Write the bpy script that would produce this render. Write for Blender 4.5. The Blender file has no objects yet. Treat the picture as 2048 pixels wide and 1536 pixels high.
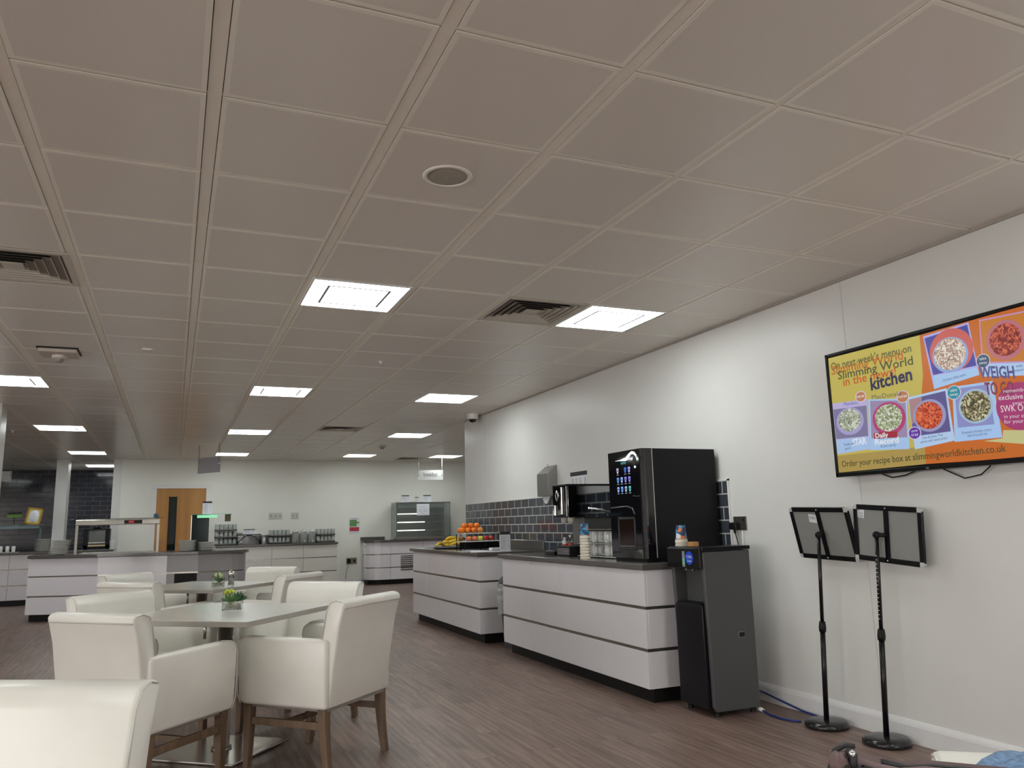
import bpy, bmesh, math, random, json
from mathutils import Vector, Matrix
PI = math.pi
random.seed(7)
scn = bpy.context.scene
COL = scn.collection

# ---------------------------------------------------------------- camera, world, exposure
CZ, CEIL, XW, YB = 1.1887, 2.5918, 3.6377, 16.93
YAW, PITCH, ROLL, FPX = 0.4063, 0.1753, -0.0250, 1569.51
cam_data = bpy.data.cameras.new('camera')
cam = bpy.data.objects.new('camera', cam_data)
COL.objects.link(cam)
cy_, sy_ = math.cos(YAW), math.sin(YAW)
fw = Vector((sy_, cy_, 0)); rt = Vector((cy_, -sy_, 0)); up = Vector((0, 0, 1))
f2 = fw * math.cos(PITCH) + up * math.sin(PITCH)
u2 = up * math.cos(PITCH) - fw * math.sin(PITCH)
r3 = rt * math.cos(ROLL) + u2 * math.sin(ROLL)
u3 = u2 * math.cos(ROLL) - rt * math.sin(ROLL)
M = Matrix((r3, u3, -f2)).transposed().to_4x4()
M.translation = (0, 0, CZ)
cam.matrix_world = M
cam_data.sensor_fit = 'HORIZONTAL'
cam_data.sensor_width = 36.0
cam_data.lens = FPX / 2048 * 36.0
cam_data.clip_start = 0.05
cam_data.clip_end = 100
scn.camera = cam
w = bpy.data.worlds.new('world'); scn.world = w; w.use_nodes = True
w.node_tree.nodes['Background'].inputs[0].default_value = (1.0, 0.99, 0.97, 1)
w.node_tree.nodes['Background'].inputs[1].default_value = 7.5      # fill daylight through unseen window openings added to brighten the ceiling
FILL_WINS = [('wall_front', 1.2, 3.45), ('wall_left', -6.6, 3.0)]          # unseen window bands added as fill light, sill .75 m, head 2.35 m
WZ0, WZ1 = 0.55, 2.40
for nm_, a_, b_ in FILL_WINS:
    L_ = bpy.data.lights.new('fill_window_portal', 'AREA'); L_.shape = 'RECTANGLE'; L_.size = b_ - a_; L_.size_y = WZ1 - WZ0; L_.cycles.is_portal = True
    o_ = bpy.data.objects.new('fill_window_portal', L_); COL.objects.link(o_)
    if nm_ == 'wall_front': o_.location = ((a_ + b_) / 2, -7.05, (WZ0 + WZ1) / 2); o_.rotation_euler = (math.radians(90), 0, 0)
    else: o_.location = (-9.05, (a_ + b_) / 2, (WZ0 + WZ1) / 2); o_.rotation_euler = (math.radians(90), 0, math.radians(-90))
scn.view_settings.view_transform = 'Standard'
scn.view_settings.look = 'None'
scn.view_settings.exposure = 0.16
scn.view_settings.gamma = 1.0
scn.view_settings.use_curve_mapping = False
LAMP = 13.0            # radiance of the ceiling panels
scn.cycles.max_bounces = 8

# ---------------------------------------------------------------- materials
MATS = {}
def nodes_of(m):
    m.use_nodes = True
    nt = m.node_tree
    return nt, nt.nodes['Principled BSDF']
def mat(name, col, rough=0.5, metal=0.0, var=0.04, scale=30.0, bump=0.0, spec=0.5, emis=None, es=1.0, trans=0.0, coat=0.0, stretch=None, alpha=None):
    if name in MATS: return MATS[name]
    m = bpy.data.materials.new(name); MATS[name] = m
    nt, b = nodes_of(m)
    b.inputs['Roughness'].default_value = rough
    b.inputs['Metallic'].default_value = metal
    b.inputs['Specular IOR Level'].default_value = spec
    b.inputs['Transmission Weight'].default_value = trans
    b.inputs['Coat Weight'].default_value = coat
    tc = nt.nodes.new('ShaderNodeTexCoord')
    mp = nt.nodes.new('ShaderNodeMapping')
    nt.links.new(tc.outputs['Object'], mp.inputs[0])
    if stretch: mp.inputs['Scale'].default_value = stretch
    nz = nt.nodes.new('ShaderNodeTexNoise'); nz.inputs['Scale'].default_value = scale
    nz.inputs['Detail'].default_value = 3
    nt.links.new(mp.outputs[0], nz.inputs['Vector'])
    rp = nt.nodes.new('ShaderNodeValToRGB')
    a = [max(0, c * (1 - var)) for c in col]; z = [min(1, c * (1 + var)) for c in col]
    rp.color_ramp.elements[0].position = .3; rp.color_ramp.elements[1].position = .7
    rp.color_ramp.elements[0].color = (*a, 1); rp.color_ramp.elements[1].color = (*z, 1)
    nt.links.new(nz.outputs['Fac'], rp.inputs[0])
    nt.links.new(rp.outputs[0], b.inputs['Base Color'])
    if emis:
        b.inputs['Emission Color'].default_value = (*emis, 1)
        b.inputs['Emission Strength'].default_value = es
    if bump:
        bp = nt.nodes.new('ShaderNodeBump'); bp.inputs['Strength'].default_value = bump
        bp.inputs['Distance'].default_value = 0.002
        nt.links.new(nz.outputs['Fac'], bp.inputs['Height'])
        nt.links.new(bp.outputs[0], b.inputs['Normal'])
    if alpha is not None:
        b.inputs['Alpha'].default_value = alpha
    return m
def glow(name, col, s=1.0):
    """a surface of a lit display"""
    if name in MATS: return MATS[name]
    m = mat(name, (0.02, 0.02, 0.02), 0.25, emis=col, es=s, var=0)
    return m
def tile_mat(name, c1, c2, grout, bw, bh, axis, rough=0.12, mortar=0.006, off=(0, 0, 0), bump=0.4):
    m = bpy.data.materials.new(name); MATS[name] = m
    nt, b = nodes_of(m)
    tc = nt.nodes.new('ShaderNodeTexCoord')
    sx = nt.nodes.new('ShaderNodeSeparateXYZ'); cb = nt.nodes.new('ShaderNodeCombineXYZ')
    mp = nt.nodes.new('ShaderNodeMapping'); mp.inputs['Location'].default_value = off
    nt.links.new(tc.outputs['Object'], sx.inputs[0])
    nt.links.new(sx.outputs[axis], cb.inputs[0]); nt.links.new(sx.outputs[2], cb.inputs[1])
    nt.links.new(cb.outputs[0], mp.inputs[0])
    br = nt.nodes.new('ShaderNodeTexBrick')
    br.inputs['Color1'].default_value = (*c1, 1); br.inputs['Color2'].default_value = (*c2, 1)
    br.inputs['Mortar'].default_value = (*grout, 1)
    br.inputs['Scale'].default_value = 1.0; br.inputs['Mortar Size'].default_value = mortar
    br.inputs['Mortar Smooth'].default_value = 0.1
    br.inputs['Brick Width'].default_value = bw; br.inputs['Row Height'].default_value = bh
    nt.links.new(mp.outputs[0], br.inputs['Vector'])
    nt.links.new(br.outputs['Color'], b.inputs['Base Color'])
    mx = nt.nodes.new('ShaderNodeMapRange'); mx.inputs[3].default_value = rough; mx.inputs[4].default_value = 0.7
    nt.links.new(br.outputs['Fac'], mx.inputs[0]); nt.links.new(mx.outputs[0], b.inputs['Roughness'])
    bp = nt.nodes.new('ShaderNodeBump'); bp.inputs['Strength'].default_value = bump; bp.inputs['Distance'].default_value = 0.002; bp.invert = True
    nt.links.new(br.outputs['Fac'], bp.inputs['Height']); nt.links.new(bp.outputs[0], b.inputs['Normal'])
    return m
def wood_mat(name, c1, c2, axis_len=2, rough=0.4, sc=14.0):
    m = bpy.data.materials.new(name); MATS[name] = m
    nt, b = nodes_of(m)
    tc = nt.nodes.new('ShaderNodeTexCoord'); mp = nt.nodes.new('ShaderNodeMapping')
    s = [1.0, 1.0, 1.0]; s[axis_len] = 0.08
    mp.inputs['Scale'].default_value = s
    nz = nt.nodes.new('ShaderNodeTexNoise'); nz.inputs['Scale'].default_value = sc; nz.inputs['Detail'].default_value = 6; nz.inputs['Distortion'].default_value = 1.2
    rp = nt.nodes.new('ShaderNodeValToRGB')
    rp.color_ramp.elements[0].position = .35; rp.color_ramp.elements[1].position = .68
    rp.color_ramp.elements[0].color = (*c1, 1); rp.color_ramp.elements[1].color = (*c2, 1)
    nt.links.new(tc.outputs['Object'], mp.inputs[0]); nt.links.new(mp.outputs[0], nz.inputs['Vector'])
    nt.links.new(nz.outputs['Fac'], rp.inputs[0]); nt.links.new(rp.outputs[0], b.inputs['Base Color'])
    b.inputs['Roughness'].default_value = rough
    return m
def floor_mat():
    m = bpy.data.materials.new('vinyl_plank_floor'); nt, b = nodes_of(m)
    N, L = nt.nodes, nt.links
    tc = N.new('ShaderNodeTexCoord'); sx = N.new('ShaderNodeSeparateXYZ'); cb = N.new('ShaderNodeCombineXYZ')
    L.new(tc.outputs['Object'], sx.inputs[0]); L.new(sx.outputs[1], cb.inputs[0]); L.new(sx.outputs[0], cb.inputs[1])
    br = N.new('ShaderNodeTexBrick'); L.new(cb.outputs[0], br.inputs['Vector'])
    br.inputs['Color1'].default_value = (0.0, 0, 0, 1); br.inputs['Color2'].default_value = (1, 1, 1, 1); br.inputs['Mortar'].default_value = (0.5, 0.5, 0.5, 1)
    br.inputs['Scale'].default_value = 1; br.inputs['Mortar Size'].default_value = 0.0012; br.inputs['Brick Width'].default_value = 1.25; br.inputs['Row Height'].default_value = 0.18
    br.inputs['Mortar Smooth'].default_value = 0.0
    br.offset = 0.37
    # grain: stretched noise, shifted per plank
    mp = N.new('ShaderNodeMapping'); mp.inputs['Scale'].default_value = (.8, 6.0, 1.0)
    ad = N.new('ShaderNodeVectorMath'); ad.operation = 'MULTIPLY_ADD'; ad.inputs[1].default_value = (7, 13, 5)
    L.new(br.outputs['Color'], ad.inputs[0]); L.new(cb.outputs[0], ad.inputs[2]); L.new(ad.outputs[0], mp.inputs[0])
    nz = N.new('ShaderNodeTexNoise'); nz.inputs['Scale'].default_value = 2.6; nz.inputs['Detail'].default_value = 7; nz.inputs['Roughness'].default_value = .62; nz.inputs['Distortion'].default_value = .6
    L.new(mp.outputs[0], nz.inputs['Vector'])
    wv = N.new('ShaderNodeTexWave'); wv.bands_direction = 'Y'; wv.inputs['Scale'].default_value = 2.2; wv.inputs['Distortion'].default_value = 7; wv.inputs['Detail'].default_value = 3; wv.inputs['Detail Scale'].default_value = .9
    mp2 = N.new('ShaderNodeMapping'); mp2.inputs['Scale'].default_value = (.55, 3.2, 1); L.new(ad.outputs[0], mp2.inputs[0]); L.new(mp2.outputs[0], wv.inputs['Vector'])
    mx = N.new('ShaderNodeMix'); mx.inputs[0].default_value = .13
    L.new(nz.outputs['Fac'], mx.inputs[2]); L.new(wv.outputs['Fac'], mx.inputs[3])
    rp = N.new('ShaderNodeValToRGB'); e = rp.color_ramp.elements
    e[0].position = .25; e[0].color = (.092, .057, .046, 1); e[1].position = .72; e[1].color = (.31, .208, .172, 1)
    L.new(mx.outputs[0], rp.inputs[0])
    hs = N.new('ShaderNodeHueSaturation'); L.new(rp.outputs[0], hs.inputs['Color'])
    mr = N.new('ShaderNodeMapRange'); mr.inputs[3].default_value = .88; mr.inputs[4].default_value = 1.10
    L.new(br.outputs['Color'], mr.inputs[0]); L.new(mr.outputs[0], hs.inputs['Value'])
    dk = N.new('ShaderNodeMix'); dk.data_type = 'RGBA'; dk.inputs[7].default_value = (.04, .03, .027, 1)
    L.new(br.outputs['Fac'], dk.inputs[0]); L.new(hs.outputs[0], dk.inputs[6]); L.new(dk.outputs[2], b.inputs['Base Color'])
    b.inputs['Roughness'].default_value = .42
    bp = N.new('ShaderNodeBump'); bp.inputs['Strength'].default_value = .25; bp.inputs['Distance'].default_value = .001
    L.new(nz.outputs['Fac'], bp.inputs['Height']); L.new(bp.outputs[0], b.inputs['Normal'])
    return m

WHITE = mat('wall_paint', (.76, .75, .725), .38, var=.012, scale=3)
BACKW = mat('far_wall_paint', (.87, .865, .80), .5, var=.012, scale=3)
TRIMW = mat('trim_white', (.82, .81, .79), .3, var=.01)
SKIRT = mat('skirting_paint', (.78, .77, .77), .35, var=.01)
TILEC = mat('ceiling_perforated_metal', (.80, .75, .685), .30, var=.02, scale=400, spec=.5)
TILEB = mat('ceiling_tile_border', (.92, .88, .79), .35, var=.01)
BARC = mat('ceiling_bar', (.90, .84, .74), .45, var=.01)
GAPC = mat('ceiling_groove', (.34, .30, .26), .8, var=0)
LEATHER = mat('cream_leather', (.80, .775, .715), .36, var=.03, scale=6, bump=.12, coat=.05)
PIPING = mat('leather_piping', (.66, .64, .59), .45, var=.02)
UNDER = mat('chair_underside', (.30, .28, .26), .7)
LEGW = wood_mat('walnut_leg', (.12, .075, .045), (.20, .13, .08), 2, .38)
TOPM = mat('table_laminate', (.66, .645, .60), .22, var=.03, scale=4, stretch=(1, 9, 1), coat=.2)
TOPE = mat('table_edge', (.40, .37, .33), .45)
STEEL = mat('brushed_steel', (.56, .54, .50), .24, 1.0, var=.05, scale=8, stretch=(1, 1, .05))
STEELD = mat('satin_steel', (.34, .33, .32), .38, 1.0, var=.04, scale=8)
MIRROR = mat('polished_steel', (.42, .42, .44), .06, 1.0, var=.01)
CHROME = mat('chrome', (.8, .8, .8), .08, 1.0, var=0)
GLOSSW = mat('gloss_white_laminate', (.82, .79, .82), .14, var=.008, scale=4, coat=.2)
GLOSSC = mat('gloss_cream_laminate', (.78, .755, .70), .2, var=.008, scale=4)
GREYP = mat('grey_panel', (.36, .345, .35), .3, var=.01)
STRIP = mat('metal_strip', (.34, .31, .28), .22, .9, var=.04)
JOINT = mat('panel_joint', (.14, .13, .13), .6)
PLINTH = mat('dark_plinth', (.008, .007, .007), .5, spec=.3)
STONE = mat('grey_worktop', (.105, .095, .09), .22, var=.12, scale=160, coat=.2)
BLACK = mat('black_plastic', (.006, .006, .007), .25, spec=.35)
BLACKM = mat('matt_black', (.006, .006, .007), .5, spec=.3)
BLACKG = mat('gloss_black', (.006, .006, .008), .05, coat=.5)
PAPER = mat('paper', (.78, .79, .83), .6, var=.02)
INK = mat('printed_ink', (.03, .03, .035), .6, var=0)
INKG = mat('printed_grey', (.30, .31, .34), .6, var=0)
GLASS = mat('clear_glass', (.93, .97, .95), .02, trans=1.0, var=0)
GLASS.node_tree.nodes['Principled BSDF'].inputs['IOR'].default_value = 1.45
CHINA = mat('white_china', (.72, .71, .67), .12, var=.01, coat=.3)
MUG = mat('white_mug', (.80, .80, .78), .12, var=.01, coat=.3)
LAMPG = mat('lit_diffuser', (.9, .92, .92), .4, emis=(.93, 1.0, .99), es=LAMP, var=0)
LAMPF = mat('lamp_frame', (.8, .8, .78), .4, var=0)
LINEG = mat('diffuser_groove', (.35, .37, .37), .5, var=0)
DARKV = mat('vent_dark', (.012, .011, .01), .8, var=0)
VENTW = mat('vent_white', (.58, .54, .47), .45, var=.01)
BLUE = mat('blue_cable', (.01, .03, .22), .35)
BOARDG = mat('board_backing', (.27, .27, .255), .5, var=.02)
COOLG = mat('cooler_graphite', (.085, .085, .087), .45, var=.02, spec=.3)

# ---------------------------------------------------------------- mesh helpers
def box(bm, x0, x1, y0, y1, z0, z1, mi=0, mat4=None):
    vs = [bm.verts.new(p) for p in [(x0, y0, z0), (x1, y0, z0), (x1, y1, z0), (x0, y1, z0), (x0, y0, z1), (x1, y0, z1), (x1, y1, z1), (x0, y1, z1)]]
    if mat4:
        for v in vs: v.co = mat4 @ v.co
    for f in [(0, 3, 2, 1), (4, 5, 6, 7), (0, 1, 5, 4), (1, 2, 6, 5), (2, 3, 7, 6), (3, 0, 4, 7)]:
        bm.faces.new([vs[i] for i in f]).material_index = mi
    return vs
def rbox(bm, x0, x1, y0, y1, z0, z1, r=0.01, seg=3, mi=0, mat4=None):
    b2 = bmesh.new(); box(b2, x0, x1, y0, y1, z0, z1, mi)
    bmesh.ops.bevel(b2, geom=b2.edges[:], offset=r, segments=seg, profile=.5, affect='EDGES')
    merge(bm, b2, mat4, mi)
def merge(bm, b2, mat4=None, mi=None):
    if mat4 is not None: b2.transform(mat4)
    vm = {v: bm.verts.new(v.co) for v in b2.verts}
    for f in b2.faces:
        try:
            nf = bm.faces.new([vm[v] for v in f.verts]); nf.material_index = f.material_index if mi is None else mi; nf.smooth = f.smooth
        except ValueError: pass
    b2.free()
def prism(bm, pts, z0, z1, mi=0, mi_side=None, r=0):
    """extrude an xy outline"""
    a = [bm.verts.new((p[0], p[1], z0)) for p in pts]; b = [bm.verts.new((p[0], p[1], z1)) for p in pts]
    n = len(pts)
    bm.faces.new(a[::-1]).material_index = mi; bm.faces.new(b).material_index = mi
    for i in range(n):
        bm.faces.new([a[i], a[(i + 1) % n], b[(i + 1) % n], b[i]]).material_index = mi if mi_side is None else mi_side
def sweep(bm, prof, y0, y1, mi=0, smooth=False):
    """extrude an xz outline along y"""
    a = [bm.verts.new((p[0], y0, p[1])) for p in prof]; b = [bm.verts.new((p[0], y1, p[1])) for p in prof]
    n = len(prof)
    bm.faces.new(a).material_index = mi; bm.faces.new(b[::-1]).material_index = mi
    for i in range(n):
        f = bm.faces.new([a[(i + 1) % n], a[i], b[i], b[(i + 1) % n]]); f.material_index = mi; f.smooth = smooth
def tube(bm, pts, r, seg=8, mi=0, caps=True):
    pts = [Vector(p) for p in pts]; rs = r if isinstance(r, (list, tuple)) else [r] * len(pts)
    rings = []
    ref = None
    for i, p in enumerate(pts):
        d = (pts[min(i + 1, len(pts) - 1)] - pts[max(i - 1, 0)]).normalized()
        if ref is None:
            ref = Vector((0, 0, 1)) if abs(d.z) < .9 else Vector((1, 0, 0))
        a = (ref - d * ref.dot(d))
        if a.length < 1e-4: a = d.orthogonal()
        a.normalize(); ref = a; b = d.cross(a)
        rings.append([bm.verts.new(p + (a * math.cos(2 * PI * k / seg) + b * math.sin(2 * PI * k / seg)) * rs[i]) for k in range(seg)])
    for i in range(len(rings) - 1):
        for k in range(seg):
            f = bm.faces.new([rings[i][k], rings[i][(k + 1) % seg], rings[i + 1][(k + 1) % seg], rings[i + 1][k]]); f.material_index = mi; f.smooth = True
    if caps:
        bm.faces.new(rings[0][::-1]).material_index = mi; bm.faces.new(rings[-1]).material_index = mi
def lathe(bm, prof, cx=0, cy=0, cz=0, seg=24, mi=0, sx=1, sy=1, smooth=True):
    rings = []
    for (r, z) in prof:
        if r < 1e-5: rings.append([bm.verts.new((cx, cy, cz + z))])
        else: rings.append([bm.verts.new((cx + r * sx * math.cos(2 * PI * k / seg), cy + r * sy * math.sin(2 * PI * k / seg), cz + z)) for k in range(seg)])
    for i in range(len(rings) - 1):
        a, b = rings[i], rings[i + 1]
        for k in range(seg):
            k2 = (k + 1) % seg
            if len(a) == 1 and len(b) == 1: continue
            if len(a) == 1: f = bm.faces.new([a[0], b[k2], b[k]])
            elif len(b) == 1: f = bm.faces.new([a[k], a[k2], b[0]])
            else: f = bm.faces.new([a[k], a[k2], b[k2], b[k]])
            f.material_index = mi; f.smooth = smooth
def blob(bm, c, r, seg=14, mi=0, sc=(1, 1, 1), jit=0):
    b2 = bmesh.new(); bmesh.ops.create_uvsphere(b2, u_segments=seg, v_segments=max(6, seg // 2 + 2), radius=r)
    for v in b2.verts:
        k = 1 + random.uniform(-jit, jit); v.co = Vector((v.co.x * sc[0] * k + c[0], v.co.y * sc[1] * k + c[1], v.co.z * sc[2] * k + c[2]))
    for f in b2.faces: f.smooth = True
    merge(bm, b2, None, mi)
def obj(name, bm, mats, parent=None, smooth=None, world=True, bevel=0, subsurf=0):
    """link a bmesh as one mesh object; vertices are given in world space and moved into the parent's"""
    bmesh.ops.recalc_face_normals(bm, faces=bm.faces[:])
    me = bpy.data.meshes.new(name)
    if smooth is not None:
        for f in bm.faces: f.smooth = smooth
    bm.to_mesh(me); bm.free()
    for m in (mats if isinstance(mats, (list, tuple)) else [mats]): me.materials.append(m)
    o = bpy.data.objects.new(name, me); COL.objects.link(o)
    if bevel:
        md = o.modifiers.new('bevel', 'BEVEL'); md.width = bevel; md.segments = 3; md.limit_method = 'ANGLE'; md.harden_normals = False
        for p in me.polygons: p.use_smooth = True
        me.set_sharp_from_angle(angle=math.radians(35)) if hasattr(me, 'set_sharp_from_angle') else None
    if subsurf:
        md = o.modifiers.new('sub', 'SUBSURF'); md.levels = subsurf; md.render_levels = subsurf
    if parent is not None:
        o.parent = parent
        if world:
            root = parent
            inv = MW[parent].inverted()
            me.transform(inv)
        MW[o] = MW[parent].copy()
    else:
        if world:
            # origin at the base of the mesh
            vs = [v.co for v in me.vertices]
            c = Vector(((min(v.x for v in vs) + max(v.x for v in vs)) / 2, (min(v.y for v in vs) + max(v.y for v in vs)) / 2, min(v.z for v in vs)))
            me.transform(Matrix.Translation(-c)); o.location = c
            MW[o] = Matrix.Translation(c)
        else: MW[o] = Matrix()
    return o
MW = {}
def thing(name, label, cat, loc=(0, 0, 0), rotz=0, group=None):
    o = bpy.data.objects.new(name, None); COL.objects.link(o); o.empty_display_size = .1
    o.location = loc; o.rotation_euler = (0, 0, rotz)
    MW[o] = Matrix.Translation(loc) @ Matrix.Rotation(rotz, 4, 'Z')
    o['label'] = label; o['category'] = cat
    if group: o['group'] = group
    return o
def tag(o, label, cat, group=None):
    o['label'] = label; o['category'] = cat
    if group: o['group'] = group
    return o
def struct(name, bm, m, parent=None, **k):
    o = obj(name, bm, m, parent, **k)
    if parent is None: o['kind'] = 'structure'
    return o
def relabel(o, label, group=None):
    o['label'] = label
    if group: o['group'] = group
def dup(root, loc, rotz=None, label=None, group=None):
    r = root.copy(); COL.objects.link(r); r.location = loc
    if rotz is not None: r.rotation_euler = (0, 0, rotz)
    if label: r['label'] = label
    if group: r['group'] = group
    for ch in list(root.children):
        c = ch.copy(); COL.objects.link(c); c.parent = r
        for g in list(ch.children):
            d = g.copy(); COL.objects.link(d); d.parent = c
    return r
_txt = {}
def text(name, body, mats, parent, origin, xdir, zdir, width=None, height=.1, depth=.0006, align='LEFT', bold=0):
    """lettering as a mesh: origin = baseline start, xdir along the line, zdir up"""
    cu = bpy.data.curves.new(name, 'FONT'); cu.body = body; cu.size = 1.0; cu.extrude = 0; cu.offset = bold
    cu.resolution_u = 2
    t = bpy.data.objects.new(name, cu); COL.objects.link(t)
    dg = bpy.context.evaluated_depsgraph_get(); dg.update()
    me = bpy.data.meshes.new_from_object(t.evaluated_get(dg))
    bpy.data.objects.remove(t); bpy.data.curves.remove(cu)
    xs = [v.co.x for v in me.vertices]; ys = [v.co.y for v in me.vertices]
    x0, x1 = min(xs), max(xs)
    sy = height / .7
    sx = (width / (x1 - x0)) if width else sy
    X = Vector(xdir).normalized(); Z = Vector(zdir).normalized(); Nn = X.cross(Z)
    mt = Matrix((X * sx, Z * sy, Nn)).transposed().to_4x4()
    off = -x0 if align == 'LEFT' else -(x0 + x1) / 2
    mt = Matrix.Translation(Vector(origin)) @ mt @ Matrix.Translation((off, 0, 0))
    bm = bmesh.new(); bm.from_mesh(me); bpy.data.meshes.remove(me)
    bm.transform(mt)
    me2 = bpy.data.meshes.new(name); bm.to_mesh(me2); bm.free()
    me2.materials.append(mats)
    o = bpy.data.objects.new(name, me2); COL.objects.link(o)
    if parent is not None:
        o.parent = parent; me2.transform(MW[parent].inverted()); MW[o] = MW[parent].copy()
    return o
def lines(bm, o, X, Z, rows, mi=0):
    """rows of short printed strokes; rows = (z offset, [(x0,x1),...], thickness)"""
    o, X, Z = Vector(o), Vector(X), Vector(Z)
    for dz, segs, th in rows:
        for a, b in segs:
            vs = [bm.verts.new(o + X * p + Z * (dz + q)) for p, q in ((a, 0), (b, 0), (b, th), (a, th))]
            bm.faces.new(vs).material_index = mi
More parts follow.
